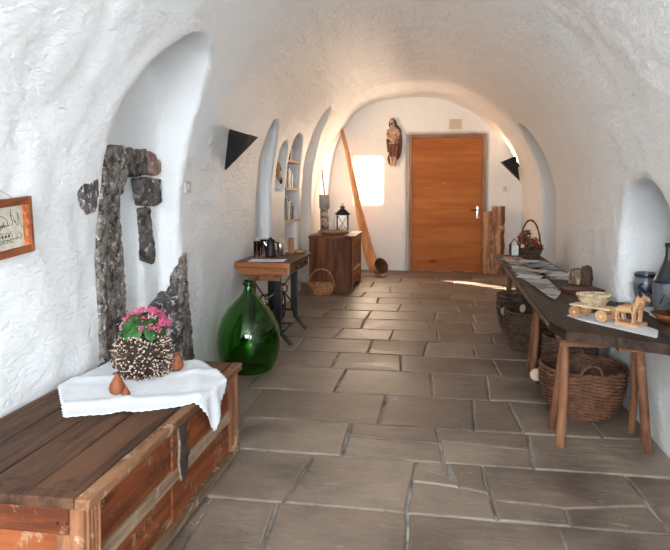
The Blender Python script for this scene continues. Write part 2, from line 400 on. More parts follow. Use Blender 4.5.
wood('turned_wood', (.32, .16, .07), (.55, .32, .16), 'X', 1, .45)
wood('door_wood', (.31, .085, .010), (.43, .145, .022), 'X', .55, .38, None, 3.2, .1)
wood('door_frame_wood', (.22, .115, .06), (.36, .20, .11), 'Z', .7, .45)
wood('horn_wood', (.50, .22, .085), (.72, .37, .17), 'Z', .6, .35)
wood('shelf_wood', (.60, .42, .25), (.78, .60, .40), 'Y', 1, .5)
wood('stele_wood', (.14, .06, .03), (.52, .30, .17), 'Z', .7, .75, ((.60, .45, .32), .2), 0, .7)
wood('statue_wood', (.05, .022, .014), (.17, .075, .045), 'Z', 2, .5)
plain('statue_skin', (.42, .28, .20), .5, 0, .3, 12, .3)
plain('hair_brown', (.06, .03, .018), .6, 0, .3, 20, .3)
plain('steel', (.62, .62, .63), .25, .9, .05, 8, 0)
plain('brass', (.55, .38, .14), .3, .9, .1, 8, 0)
plain('candle_wax', (.86, .80, .68), .5, 0, .04, 8, 0)
plain('wicker_gold', (.48, .22, .09), .55, 0, .35, 30, .3)
plain('wicker_brown', (.15, .062, .028), .6, 0, .45, 22, .4)
plain('wicker_dark', (.10, .055, .032), .7, 0, .45, 22, .4)
plain('wicker_straw', (.50, .38, .23), .7, 0, .3, 40, .3)
plain('dark_fabric', (.16, .05, .03), .8, 0, .3, 22, .3)
stone_mat('dark_stone', (.028, .024, .022), (.17, .14, .12), ((.55, .52, .48), 20, .57), 14)
stone_mat('grey_stone', (.035, .028, .024), (.31, .26, .22), ((.62, .60, .57), 24, .565), 15)
stone_mat('pink_stone', (.22, .13, .10), (.42, .29, .24), ((.70, .68, .65), 16, .58), 12)
stone_mat('flaked_stone', (.035, .03, .028), (.15, .13, .12), ((.70, .69, .67), 22, .545), 12)

def glass(name, col, rough=.0, ior=1.48):
    m, nt, b = nodes(name); b.inputs['Base Color'].default_value = (*col, 1); b.inputs['Roughness'].default_value = rough
    b.inputs['Transmission Weight'].default_value = 1; b.inputs['IOR'].default_value = ior; MATS[name] = m
glass('green_glass', (.15, .55, .06)); glass('clear_glass', (.95, .97, .97), .02, 1.3)
m, nt, b = nodes('pane_glass'); nt.nodes.remove(b)
t_, g_, mx_ = nd(nt, 'ShaderNodeBsdfTransparent'), nd(nt, 'ShaderNodeBsdfGlossy'), nd(nt, 'ShaderNodeMixShader'); g_.inputs['Roughness'].default_value = .02; mx_.inputs[0].default_value = .06
nt.links.new(t_.outputs[0], mx_.inputs[1]); nt.links.new(g_.outputs[0], mx_.inputs[2]); nt.links.new(mx_.outputs[0], nt.nodes['Material Output'].inputs[0]); MATS['pane_glass'] = m

# ------------------------------------------------------------------ exposed masonry on the left wall
def exposed(name, yz, x0, t, mat, rough=.016, vox=.013, rs=22):
    P = []
    for i, p in enumerate(yz):
        a, b_ = Vector(p), Vector(yz[(i + 1) % len(yz)]); s = max(1, int((b_ - a).length / .04))
        for k_ in range(s):
            q_ = a.lerp(b_, k_ / s); P.append((q_.x + random.uniform(-.006, .006), q_.y + random.uniform(-.006, .006)))
    o = MB().prism(P, t, M=TX(x0) @ AXYZ).build(name, mat, WALL_L)
    fuse(o, vox, 2, rough * .55, rs * 1.5); return o
B = -1.90
exposed('stone_jamb', [(3.08, .30), (3.46, .30), (3.46, .75), (3.43, 1.04), (3.40, 1.20), (3.40, 1.40), (3.20, 1.42), (3.08, 1.36), (3.07, .80)], B - .02, .10, 'grey_stone', .02)
exposed('stone_jamb', [(2.99, .42), (3.07, .42), (3.07, 1.42), (3.03, 1.42), (3.0, 1.10)], -1.79, .062, 'grey_stone', .012)
exposed('stone_block', [(3.20, 1.37), (3.40, 1.365), (3.47, 1.45), (3.51, 1.58), (3.47, 1.66), (3.34, 1.665), (3.20, 1.58)], B - .02, .11, 'grey_stone', .02)
exposed('stone_block', [(3.56, 1.655), (3.79, 1.665), (3.82, 1.50), (3.70, 1.485), (3.60, 1.485)], B - .02, .075, 'dark_stone')
exposed('stone_block', [(3.80, 1.65), (3.92, 1.645), (4.0, 1.585), (4.01, 1.525), (3.95, 1.50), (3.83, 1.50)], B - .02, .085, 'pink_stone', .02)
exposed('stone_block', [(3.69, 1.475), (4.0, 1.485), (4.02, 1.31), (3.90, 1.29), (3.76, 1.30)], B - .02, .08, 'dark_stone')
exposed('stone_block', [(3.77, 1.29), (3.88, 1.29), (3.93, 1.10), (3.97, .96), (3.93, .90), (3.80, .93), (3.80, 1.1)], B - .02, .055, 'dark_stone')
exposed('rubble', [(3.90, .64), (4.05, .69), (4.16, .735), (4.2, .60), (4.2, .0), (3.86, .0), (3.86, .60)], B - .02, .11, 'flaked_stone', .03)
exposed('stone_jamb', [(4.02, .0), (4.02, .78), (4.07, .93), (4.12, .97), (4.17, .60), (4.28, .06), (4.28, 0)], -1.80, .085, 'grey_stone', .02)
exposed('bare_masonry', [(2.80, 1.44), (2.86, 1.47), (3.0, 1.47), (3.0, 1.38), (2.97, 1.29), (2.90, 1.275), (2.83, 1.32), (2.79, 1.38)], -1.785, .066, 'flaked_stone', .008)

P = [(-1.90, 0), (-1.90, .64), (-1.86, .70), (-1.82, .69), (-1.78, .76), (-1.735, .80), (-1.735, 0)]
o = MB().prism(P, .085, M=TX(0, 3.985, 0) @ AXZ).build('rubble', 'flaked_stone', WALL_L); fuse(o, .013, 2, .014, 30)

# ------------------------------------------------------------------ picture on the left wall
pic = thing('framed_picture', 'framed ink drawing hanging by a wire on the white wall above the chest', 'picture', (-1.70, 2.165, 1.24))
pic.rotation_euler = (R(4.5), 0, 0)
PW, PH, FW = .225, .118, .032
MB().box(0, .022, -PW, PW, PH - FW, PH, bev=.003).build('frame_rail', 'frame_wood', pic)
MB().box(0, .022, -PW, PW, -PH, -PH + FW, bev=.003).build('frame_rail', 'frame_wood', pic)
for s in (-1, 1):
    y0, y1 = sorted((s * PW, s * (PW - FW * .62))); MB().box(0, .024, y0, y1, -PH + .001, PH - .001, bev=.003).build('frame_stile', 'frame_wood', pic)
MB().box(.003, .010, -PW + .015, PW - .015, -PH + FW - .002, PH - FW + .002).build('print', plain('print_paper', (.56, .50, .40), .7, 0, .14, 30, 0), pic)
MB().box(.010, .0115, PW - .050, PW - .018, -PH + FW, PH - FW).build('orange_border', plain('print_orange', (.62, .19, .06), .7, 0, .5, 40, 0), pic)
ink = MB()
plain('ink', (.05, .045, .04), .8)
def stroke(pts, r=.0016): ink.tube([(.011, y, z) for y, z in pts], r, 4)
stroke([(.02 + .062 * math.cos(a), .015 + .040 * math.sin(a)) for a in [PI * i / 12 for i in range(13)]])
stroke([(-.05, .012), (.09, .010)]); stroke([(-.05, -.012), (.09, -.022)], .001)
stroke([(.02, .055), (.022, .075)], .004)
for i in range(26):
    a = -.16 + i * .0105; h_ = random.uniform(.006, .02); stroke([(a, -.062), (a + .003, -.062 + h_)], .0012)
for i in range(16):
    a = -.13 + i * .012; stroke([(a, .0 + random.uniform(-.008, .008)), (a + .006, .018 + random.uniform(-.01, .02)), (a + .010, .004)], .0014)
for i in range(14):
    a = .10 + random.uniform(0, .07); b_ = random.uniform(-.06, .05); stroke([(a, b_), (a + random.uniform(-.02, .02), b_ + random.uniform(.01, .035))], .001)
for k_ in range(7): ink.ball((.011, -.03 + k_ * .019, -.032), .0065, 6, 4, sc=(.15, 1, 1))
for k_ in range(9): stroke([(-.15 + k_ * .035, -.045), (-.13 + k_ * .035, -.05), (-.12 + k_ * .035, -.046)], .0012)
ink.build('drawing', 'ink', pic)
MB().tube([(.004, -.19, PH - .006), (.003, -.01, PH + .075), (.004, .14, PH - .006)], .0009, 4).build('hanging_wire', 'dark_iron', pic)
MB().ball((.003, -.01, PH + .077), .004, 6, 4).build('nail', 'dark_iron', pic)

# ------------------------------------------------------------------ the old chest
CX0, CX1, CY0, CY1, CH = -1.71, -1.0, 1.65, 3.12, .49
ch = thing('storage_chest', 'large worn orange-brown wooden chest against the left wall', 'chest', (CX0, CY0, 0))
W_, D_ = CX1 - CX0, CY1 - CY0
def cb(nm, mat, *a, bev=.004, **k): return MB().box(*a, bev=bev).build(nm, mat, ch, **k)
xs_ = [.03, .17, .335, .50, .665]
for i in range(4): cb('lid_plank', 'lid_wood', xs_[i] + .002, xs_[i + 1] - .002, .055, D_ - .05, CH - .024 + random.uniform(-.001, .001), CH - random.uniform(.001, .003), bev=.003)
cb('lid_edge', 'lid_edge', .666, .715, .0, D_ + .005, CH - .036, CH, bev=.009, label='pale rubbed front edge of the lid')
cb('lid_edge', 'lid_wood', 0, .029, 0, D_, CH - .03, CH - .002)
cb('lid_cleat', 'lid_wood', .03, .665, 0, .053, CH - .034, CH - .001, bev=.006); cb('lid_cleat', 'lid_wood', .03, .665, D_ - .048, D_, CH - .034, CH - .001)
cb('inner_shell', 'chest_orange', .02, .66, .03, D_ - .03, .03, CH - .036, bev=0)
for y in (.012, D_ - .105):      # fluted corner posts on the front
    p = MB().box(.640, .692, y, y + .095, .03, CH - .037, bev=.004)
    for j in range(4): p.tube([(.692, y + .018 + j * .020, .045), (.692, y + .018 + j * .020, CH - .045)], .0075, 8)
    p.build('corner_post', 'chest_post', ch)
cb('front_panel', 'chest_orange', .655, .674, .11, .66, .275, CH - .037, bev=.002); cb('front_panel', 'chest_orange', .655, .674, .84, D_ - .11, .275, CH - .037, bev=.002)
cb('front_panel', 'chest_orange', .655, .674, .11, .66, .06, .215, bev=.002); cb('front_panel', 'chest_orange', .655, .674, .84, D_ - .11, .06, .215, bev=.002)
cb('middle_stile', 'chest_orange', .655, .682, .66, .84, .06, CH - .037)
cb('middle_rail', 'pale_rail', .66, .684, .108, D_ - .108, .217, .270, label='pale worn middle rail')
cb('base_rail', 'pale_rail', .65, .700, .0, D_ + .004, .018, .062, bev=.008)
cb('base_rail', 'chest_orange', .0, .645, .0, .02, .018, .062, bev=.006)
pl = [(.705, .44), (.70, .30), (.725, .20), (.80, .20), (.815, .30), (.79, .33), (.80, .44)]
MB().prism(pl, .006, M=TX(.681) @ AXYZ).build('lock_plate', 'old_plate', ch, label='dark iron lock plate')
MB().tube([(.688, .70, .435), (.690, .712, .36), (.690, .70, .29), (.690, .725, .21)], .006, 6).build('hasp', 'pale_rail', ch)
cb('end_rail', 'chest_end', .05, .645, .006, .03, .375, CH - .035, bev=.005); cb('end_panel', 'chest_end', .09, .60, .018, .03, .06, .372, bev=.002)
cb('end_stile', 'chest_post', .60, .645, .010, .03, .06, .373); cb('end_stile', 'chest_post', .0, .09, .010, .03, .06, .373)
cb('end_rail', 'chest_end', .0, .69, D_ - .03, D_, .03, CH - .035)
for k_ in range(2): MB().ball((.61 + .03 * k_, .006, .41), .006, 8, 5, sc=(1, .4, 1)).build('nail_head', 'dark_iron', ch)
for x in (.03, .63):
    for y in (.03, D_ - .08): cb('foot', 'chest_orange', x, x + .04, y, y + .05, 0, .03, bev=.003)

# white cloth on the chest, one corner over the front edge
out = [(-1.70, 2.58), (-1.455, 2.245), (-1.22, 2.335), (-1.0, 2.47), (-.90, 2.56), (-.805, 2.64), (-.90, 2.76), (-1.0, 2.86), (-1.20, 3.09), (-1.45, 3.10), (-1.69, 3.08)]
rim = []
for i in range(len(out)):
    a, b_ = Vector(out[i]), Vector(out[(i + 1) % len(out)]); s = max(2, int((b_ - a).length / .0105)); n_ = Vector(((b_ - a).y, -(b_ - a).x)).normalized()
    for k_ in range(s): q_ = a.lerp(b_, k_ / s) + n_ * (.006 if k_ % 3 == 1 else (-.002 if k_ % 3 == 0 else .003)); rim.append(q_)
cc = Vector((-1.30, 2.72)); NR = 30; vs_ = []; fs = []
for r_ in range(NR + 1):
    for p in rim:
        q_ = cc.lerp(p, r_ / NR); f_ = abs(math.sin(q_.x * 9.5 + q_.y * 4 + 1)) ** 11 * .010 + abs(math.sin(q_.y * 8 - q_.x * 3)) ** 13 * .010 + .003 * (noise.noise(Vector((q_.x * 9, q_.y * 9, 0))) + .4)
        near_pot = max(0, 1 - ((q_ - Vector((-1.40, 2.83))).length / .10)); f_ *= 1 - min(1, near_pot * 3)
        d = q_.x + .996
        if d <= 0: vs_.append((q_.x, q_.y, CH + .002 + max(0, f_)))
        else:
            a_ = min(d / .016, PI / 2); vs_.append((-.996 + .013 * math.sin(a_) + max(0, d - .025) * .10 + .012 * math.sin(q_.y * 45) * min(1, max(0, d) / .08) * .6, q_.y, CH + .002 - .013 * (1 - math.cos(a_)) - max(0, d - .025)))
n_ = len(rim)
fs = [(r_ * n_ + i, r_ * n_ + (i + 1) % n_, (r_ + 1) * n_ + (i + 1) % n_, (r_ + 1) * n_ + i) for r_ in range(NR) for i in range(n_)]
cl = MB().add(vs_, fs, True).build('table_runner', 'linen'); tagit(cl, 'white scallop-edged cloth spread on the wooden chest', 'cloth')
cl.modifiers.new('t', 'SOLIDIFY').thickness = -.0015

# flowering plant in a pot ringed with cut twigs
po = thing('potted_plant', 'pink flowering plant in a round pot covered with cut twigs', 'plant', (-1.41, 2.835, CH + .003)); po.scale = (.93, .93, .97)
PR = [(0, 0), (.070, 0), (.100, .03), (.118, .08), (.118, .13), (.100, .18), (.088, .195), (.080, .185), (.0, .17)]
MB().lathe(PR, 28).build('pot', 'twig_core', po)
bark, cut = MB(), MB(); rg = random.Random(3)
for i in range(680):
    z = rg.uniform(.008, .20); a = rg.uniform(0, 2 * PI); rr = .075 + .043 * math.sin(PI * min(1, (z + .02) / .23))
    d = Vector((math.cos(a) + rg.uniform(-.8, .8), math.sin(a) + rg.uniform(-.8, .8), (z - .10) * 6 + rg.uniform(-.5, .5))).normalized()
    p0 = Vector((math.cos(a) * rr, math.sin(a) * rr, z)); L = rg.uniform(.030, .052); p1 = p0 + d * L
    if p1.z < .006: p1.z = .006
    q_ = rg.uniform(.0030, .0050); (bark if i % 8 else cut).tube([p0, p1], q_, 5, False); e_ = (p1 - p0).normalized() * .002; cut.tube([p1 - e_ * .2, p1 + e_], q_ * .98, 5)
bark.build('twig_bark', 'twig_bark', po, 'stuff'); cut.build('twig_end', 'twig_cut', po, 'stuff')
lf = MB()
for i in range(170):
    a = rg.uniform(0, 2 * PI); el = rg.uniform(.05, 1.35); r0 = .075 * math.cos(el) + .02; c_ = Vector((math.cos(a) * r0 * 1.2, math.sin(a) * r0 * 1.2, .19 + .115 * math.sin(el)))
    n1 = Vector((math.cos(a) * math.cos(el * .7), math.sin(a) * math.cos(el * .7), math.sin(el) + .3)).normalized(); t1 = n1.cross(Vector((0, 0, 1))).normalized(); t2 = n1.cross(t1)
    s = rg.uniform(.016, .028); pts = [c_ + (t1 * math.cos(2 * PI * j / 9) * s * .8 + t2 * math.sin(2 * PI * j / 9) * s) * (1.1 if j % 2 else .95) + n1 * rg.uniform(-.003, .003) for j in range(9)]
    lf.add([tuple(p) for p in pts] + [tuple(c_ + n1 * .005)], [(j, (j + 1) % 9, 9) for j in range(9)], True)
lf.build('foliage', 'leaf_green', po, 'stuff')
heads = [(-.10, -.04, .235), (-.085, .03, .25), (-.06, -.07, .26), (-.04, .02, .285), (-.01, -.03, .29), (.03, .03, .285), (.055, -.04, .27), (.08, .03, .26), (.105, -.03, .245), (-.02, -.095, .225),
    (.0, .07, .28), (.06, .08, .265), (-.06, .08, .265), (.115, .03, .235), (.02, -.08, .262), (-.11, .01, .225), (.09, .07, .245), (.095, -.06, .225)]
def flowers(mat, seed, n_, sz):
    g_ = random.Random(seed); m_ = MB()
    for k_ in range(n_):
        c_ = Vector((g_.gauss(0, .013), g_.gauss(0, .013), g_.uniform(-.012, .014)))
        for j in range(4):
            a = PI / 2 * j + g_.random(); t_ = Vector((math.cos(a), math.sin(a), g_.uniform(-.6, .9))) * sz; s_ = Vector((-math.sin(a), math.cos(a), 0)) * sz * .45
            m_.add([tuple(c_), tuple(c_ + t_ * .6 + s_), tuple(c_ + t_), tuple(c_ + t_ * .6 - s_)], [(0, 1, 2, 3)], False)
        m_.ball(tuple(c_), sz * .35, 6, 4)
    return m_.mesh('flower_cluster')
fa, fb = flowers(0, 1, 20, .0095), flowers(0, 2, 20, .0095); fa.materials.append(MATS['bloom_pink']); fb.materials.append(MATS['bloom_pale'])
heads = [(x, y + .02, .2 + (z - .2) * 1.28 + .008) for x, y, z in heads + [(-.075, -.065, .235), (.03, -.10, .235), (.075, -.085, .24), (-.03, .05, .29), (.05, .0, .29), (-.07, -.01, .275)]]
for i, h_ in enumerate(heads):
    o = bpy.data.objects.new('flower_cluster', fa if i % 3 else fb); COL.objects.link(o); o.parent = po; o.location = h_; o.rotation_euler = (0, 0, i * 1.3)
    MB().tube([(h_[0] * .5, h_[1] * .5, .2), (h_[0] * .9, h_[1] * .9, h_[2] - .01), h_], .002, 5).build('stalk', 'bud_green', po)

# turned wooden pears
def pear(loc, s, label, rz=0):
    t = thing('wooden_pear', label, 'ornament', (*loc, CH + .0045), rz, 'wooden pears on the white cloth')
    pr = [(0, 0), (.018, .001), (.031, .010), (.037, .026), (.034, .043), (.024, .060), (.016, .075), (.010, .088), (.0, .094)]
    MB().lathe([(a * s, b_ * s) for a, b_ in pr], 24).build('body', 'pear_wood', t)
    MB().tube([(0, 0, .09 * s), (.002 * s, 0, .10 * s), (.006 * s, 0, .110 * s)], .0022 * s, 6).build('stem', 'twig_bark', t); return t
pear((-1.385, 2.535), .98, 'larger wooden pear in front of the twig pot, beside the tiny one')
pear((-1.325, 2.50), .52, 'tiniest wooden pear, in front of the twig pot')
pear((-1.335, 2.99), .80, 'wooden pear half hidden behind the twig pot')
pear((-1.275, 2.92), 1.0, 'wooden pear standing clear, between twig pot and green glass demijohn')

# ------------------------------------------------------------------ demijohn
dj = thing('glass_demijohn', 'big round green glass demijohn standing on the floor by the chest', 'bottle', (-1.42, 4.62, 0))
pr = [(0, .015), (.10, .004), (.16, 0), (.19, .02), (.225, .09), (.243, .17), (.247, .25), (.235, .33), (.205, .41), (.16, .48), (.11, .535), (.07, .575), (.045, .61), (.036, .64), (.034, .70)]
inn = [(r_ - .005, z + (.006 if z < .05 else -.001)) for r_, z in pr[2:]][::-1]; inn[0] = (.030, .70)
MB().lathe(pr + [(.034, .702), (.030, .702)] + inn[1:] + [(0, .022)], 56).build('glass_body', 'green_glass', dj)
MB().lathe([(.034, .660), (.043, .664), (.045, .674), (.043, .684), (.034, .688)], 32).build('neck_ring', 'green_glass', dj)

# ------------------------------------------------------------------ sewing-machine table
st = thing('treadle_table', 'small wooden table on black cast-iron treadle legs by the left wall', 'table', (-1.725, 5.20, 0))
MB().box(0, .505, 0, .93, .742, .770, bev=.006).build('table_top', 'table_brown', st)
MB().box(.005, .50, -.012, .012, .725, .766, bev=.006).build('top_edge', 'table_orange', st)
MB().box(.02, .47, .03, .05, .66, .742, bev=.004).build('apron', 'table_orange', st)
MB().box(.10, .40, .06, .08, .60, .66, bev=.004).build('apron', 'table_brown', st)
MB().box(.02, .045, .05, .90, .66, .742).build('apron', 'table_brown', st); MB().box(.02, .47, .88, .90, .66, .742).build('apron', 'table_brown', st)
for y in (.10, .50):
    dr = MB().box(.445, .482, y, y + .36, .655, .738, bev=.004).build('drawer', 'table_brown', st)
    MB().ball((.492, y + .18, .697), .013, 10, 6).build('knob', 'black_metal', dr)
MB().box(.475, .4775, .015, .065, .668, .728).build('paper_tag', 'paper', st, label='small white tag')
for y in (.14, .80):             # two cast side frames with bowed, splayed feet
    for x0, x1, xf in ((.085, .15, -.01), (.32, .385, .475)):
        s = 1 if x0 > .2 else -1
        MB().box(x0, x1, y - .018, y + .018, .22, .655, bev=.004).build('leg', 'black_iron', st)
        MB().tube([((x0 + x1) / 2 + s * .0, y, .24), ((x0 + x1) / 2 + s * .012, y, .15), (xf - s * .05, y, .075), (xf - s * .02, y, .045), (xf, y, .022)], [.027, .024, .019, .017, .019], 8).build('foot', 'black_iron', st)
    m_ = MB(); m_.tube([(.12, y, .60), (.2375, y, .44), (.355, y, .60)], .009, 6); m_.tube([(.12, y, .25), (.2375, y, .40), (.355, y, .25)], .009, 6)
    m_.tube([(.2375 + .045 * math.cos(2 * PI * i / 16), y, .42 + .045 * math.sin(2 * PI * i / 16)) for i in range(16)], .007, 6, closed=True); m_.tube([(.12, y, .21), (.355, y, .21)], .011, 6)
    m_.build('scroll_brace', 'black_iron', st)
m_ = MB(); m_.tube([(.2375, .14, .42), (.2375, .80, .42)], .008, 6); m_.tube([(.16, .14, .21), (.16, .80, .21)], .009, 6); m_.build('tie_bar', 'black_iron', st)
wc = (.335, .36, .33); m_ = MB(); m_.tube([(wc[0], wc[1] + .13 * math.cos(2 * PI * i / 28), wc[2] + .13 * math.sin(2 * PI * i / 28)) for i in range(28)], .010, 6, closed=True)
for i in range(5): a = 2 * PI * i / 5; m_.tube([wc, (wc[0], wc[1] + .125 * math.cos(a), wc[2] + .125 * math.sin(a))], .006, 5)
m_.ball(wc, .022, 10, 6); m_.build('flywheel', 'black_iron', st)
m_ = MB()
for i in range(7): m_.box(.10 + i * .042, .118 + i * .042, .30, .62, .10, .112)
m_.box(.09, .375, .295, .315, .098, .116); m_.box(.09, .375, .61, .63, .098, .116); m_.tube([(.23, .14, .11), (.23, .80, .11)], .008, 6); m_.build('treadle', 'black_iron', st)
TT = .7705
t = tagit(MB().box(-.16, .16, -.10, .10, 0, .002).build('leaflet', 'paper'), 'white leaflet lying flat on the treadle table', 'paper'); t.location = (-1.47, 5.36, TT); t.rotation_euler = (0, 0, .1)
def tumbler(x, y, h, r, label):
    o = MB().lathe([(0, 0), (r * .85, 0), (r, h), (r - .003, h), (r * .85 - .003, .006), (0, .006)], 20).build('drinking_glass', 'clear_glass'); o.location = (x, y, TT); return tagit(o, label, 'glass', 'glassware on the treadle table')
tumbler(-1.62, 5.54, .155, .034, 'tall clear glass on the treadle table, left of the black pot')
tumbler(-1.63, 5.80, .15, .032, 'tall clear glass behind the other glass on the treadle table')
cp = thing('coffee_pot', 'black coffee pot with a curved handle on the treadle table', 'pot', (-1.52, 5.66, TT))
MB().lathe([(0, 0), (.052, 0), (.050, .02), (.040, .11), (.034, .135), (.040, .15), (.0, .155)], 24).build('body', 'black_metal', cp)
MB().lathe([(.04, .15), (.038, .163), (.015, .172), (.010, .182), (0, .186)], 20).build('lid', 'black_metal', cp)
MB().tube([(.036, 0, .14), (.075, 0, .13), (.08, 0, .08), (.045, 0, .04)], .007, 8).build('handle', 'black_metal', cp)
MB().tube([(-.03, -.01, .10), (-.058, -.02, .135), (-.062, -.02, .145)], [.014, .010, .008], 8).build('spout', 'steel', cp)
o = MB().lathe([(0, 0), (.030, 0), (.030, .118), (.027, .125), (.0, .127)], 22).build('metal_can', 'steel'); o.location = (-1.445, 5.72, TT); tagit(o, 'small silver can beside the black coffee pot', 'can')
def bbox(nm, mat, x, y, w_, d, h, rz, label, cat, grp=None):
    o = MB().box(-w_ / 2, w_ / 2, -d / 2, d / 2, 0, h, bev=.003).build(nm, mat); o.location = (x, y, TT); o.rotation_euler = (0, 0, rz); return tagit(o, label, cat, grp)
wood('box_tan', (.40, .26, .15), (.58, .42, .27), 'Z', 1.4, .5)
bbox('wooden_box', 'box_tan', -1.485, 5.93, .07, .05, .16, .3, 'tan upright wooden box on the treadle table', 'box')
bbox('wooden_box', 'cabinet_carved', -1.40, 5.99, .055, .05, .155, .2, 'dark reddish upright wooden box at the far end of the treadle table', 'box')
o = MB().lathe([(0, 0), (.035, 0), (.06, .028), (.057, .028), (.033, .005), (0, .005)], 24).build('wooden_dish', 'turned_wood'); o.location = (-1.32, 6.05, TT); tagit(o, 'small brown wooden dish at the far corner of the treadle table', 'dish')

# ------------------------------------------------------------------ bookshelf niche and its books
for z, nm in ((1.78, 'top'), (1.43, 'middle'), (1.02, 'lowest')):
    o = MB().box(-2.12, -1.79, 7.42, 8.18, z - .032, z, bev=.003).build('shelf_board', 'shelf_wood'); tagit(o, f'pale wooden board, the {nm} shelf of the book niche', 'shelf', 'shelf boards in the book niche')
BC = dict(black=(.015, .014, .014), maroon=(.17, .03, .025), cream=(.74, .68, .55), green=(.03, .12, .07), grey=(.24, .24, .25), brown=(.16, .08, .045), navy=(.02, .035, .10), white=(.80, .80, .78), olive=(.14, .13, .05), ochre=(.46, .27, .08))
for n_, c_ in BC.items(): plain('cover_' + n_, c_, .5, 0, .1, 30, 0)
def book(x, y, z, th, w_, h, col, label, lean=0):
    t = thing('book', label, 'book', (x, y, z), 0, 'books in the wall niche'); t.rotation_euler = (lean, 0, 0)
    MB().box(0, .003, 0, th, 0, h).box(-w_, 0, 0, .003, 0, h).box(-w_, 0, th - .003, th, 0, h).build('cover', 'cover_' + col, t)
    MB().box(-w_ + .004, -.0005, .0033, th - .0033, .003, h - .004).build('pages', 'paper', t)
SH = {'top': (1.78, [('brown', .19), ('black', .22), ('maroon', .20), ('grey', .17), ('cream', .15)]), 'middle': (1.43, [('white', .20), ('black', .24), ('green', .25), ('navy', .22), ('cream', .21), ('grey', .18)]),
      'lowest': (1.02, [('grey', .26), ('maroon', .27), ('cream', .24), ('black', .25), ('olive', .22), ('brown', .20), ('navy', .17)])}
for nm, (z, bs) in SH.items():
    y = 7.56 if nm != 'top' else 7.66
    for c_, h in bs:
        th = random.uniform(.035, .055); book(-1.815 - random.uniform(0, .02), y, z + .001, th, .15, h, c_, f'{c_} book upright on the {nm} shelf of the book niche'); y += th + .004
# carved mask in the small niche
ma = thing('carved_mask', 'small brown carved ornament hanging in the narrow wall niche', 'ornament', (-1.80, 7.05, 1.60))
o = MB().ball((0, 0, .05), .05, 14, 10, sc=(.6, .8, 1.5)).ball((.035, -.01, .04), .016, 8, 6).tube([(0, 0, -.02), (.01, .0, -.07), (.02, .02, -.10)], [.03, .022, .006], 8).build('face', 'turned_wood', ma); fuse(o, .007, 2)
MB().tube([(.01, .03, -.06), (.02, .035, -.09), (.03, .02, -.125)], [.018, .026, .010], 8).build('beard', 'black_metal', ma)

# ------------------------------------------------------------------ light switch and wedge lamps
o = thing('light_switch', 'small grey light switch on the left wall beside the lunette', 'switch', (-1.722, 4.16, 1.42)); MB().box(-.01, .010, -.040, .040, -.04, .04, bev=.003).build('plate', 'grey_switch', o); MB().box(.008, .015, -.018, .018, -.02, .02, bev=.002).build('rocker', 'white_plastic', o)
o = thing('light_switch', 'tiny pinkish switch plate on the far end wall under the wedge lamp', 'switch', (1.18, 10.785, 1.42)); MB().box(-.03, .03, -.012, .01, -.05, .05, bev=.003).build('plate', 'white_plastic', o); MB().box(-.012, .012, -.016, -.01, -.02, .02, bev=.002).build('rocker', 'grey_switch', o)
m, nt, b = nodes('bulb_glow'); b.inputs['Emission Color'].default_value = (1, .66, .36, 1); b.inputs['Emission Strength'].default_value = 12; MATS['bulb_glow'] = m
def sconce(loc, side, h, w_, dpt, label, energy, tilt, aim=0):
    """folded sheet-metal wedge: a point at the bottom, open and wide at the top, throwing light up the vault; side +1 opens towards +X"""
    t = thing('wedge_wall_lamp', label, 'lamp', loc); t.rotation_euler = (0, tilt, 0)
    s = side; A_, B_, C_ = (0, 0), (s * dpt, h * .80), (0, h)
    def sheet(P, n_): # plate with thickness
        return P
    y0, y1 = -w_ / 2, w_ / 2; e = .003
    def plate(pts, off):
        off = Vector(off); v = [tuple(Vector(p)) for p in pts] + [tuple(Vector(p) + off) for p in pts]; n_ = len(pts)
        return v, [tuple(range(n_))[::-1], tuple(range(n_, 2 * n_))] + [(i, (i + 1) % n_, n_ + (i + 1) % n_, n_ + i) for i in range(n_)]
    tip = (0, 0, 0)
    MB().add(*plate([(0, -.012, 0), (0, .012, 0), (s * dpt, y1, h * .86), (s * dpt, y0, h * .86)], (0, 0, .004))).build('front_sheet', 'black_metal', t)
    for yy, q_ in ((y0, -.012), (y1, .012)): MB().add(*plate([(0, q_, 0), (s * dpt, yy, h * .86), (0, yy * .9, h)], (0, .003 * (1 if yy < 0 else -1), 0))).build('side_sheet', 'black_metal', t)
    MB().box(-.03 if s > 0 else -.002, .002 if s > 0 else .03, -.04, .04, h * .55, h * .72, bev=.003).build('wall_bracket', 'black_metal', t)
    MB().ball((s * .07, 0, h * .66), .022, 12, 8).build('bulb', 'bulb_glow' if energy > 1 else 'candle_wax', t)
    d = bpy.data.lights.new('lamp_light', 'SPOT'); d.energy = energy; d.color = (1, .62, .36); d.spot_size = R(125); d.spot_blend = 1; d.shadow_soft_size = .05
    l = bpy.data.objects.new('lamp_light', d); COL.objects.link(l); l.parent = t; l.location = (s * .07, 0, h * .74); l.rotation_euler = (PI - aim, -R(30) * s, 0)
sconce((-1.735, 4.95, 1.545), 1, .37, .24, .24, 'black wedge-shaped wall lamp above the demijohn', .15, R(5))
sconce((1.37, 10.42, 1.54), -1, .42, .24, .24, 'black wedge-shaped wall lamp near the wooden door', 45, R(-10), R(0))
sl_ = thing('added_fill_spot', 'added black fill spotlight, out of view inside the far left lunette', 'lamp', (-1.93, 8.62, 2.0), R(-52))  # added fixture, unseen by the camera: gives the end wall its even warm light
MB().tube([(0, 0, 0), (0, .11, 0)], [.035, .045], 16).build('lamp_head', 'black_metal', sl_); MB().tube([(0, .02, 0), (-.05, -.02, .02)], .009, 8).build('arm', 'black_metal', sl_)
MB().tube([(0, .111, 0), (0, .113, 0)], .038, 16).build('bulb', 'bulb_glow', sl_)
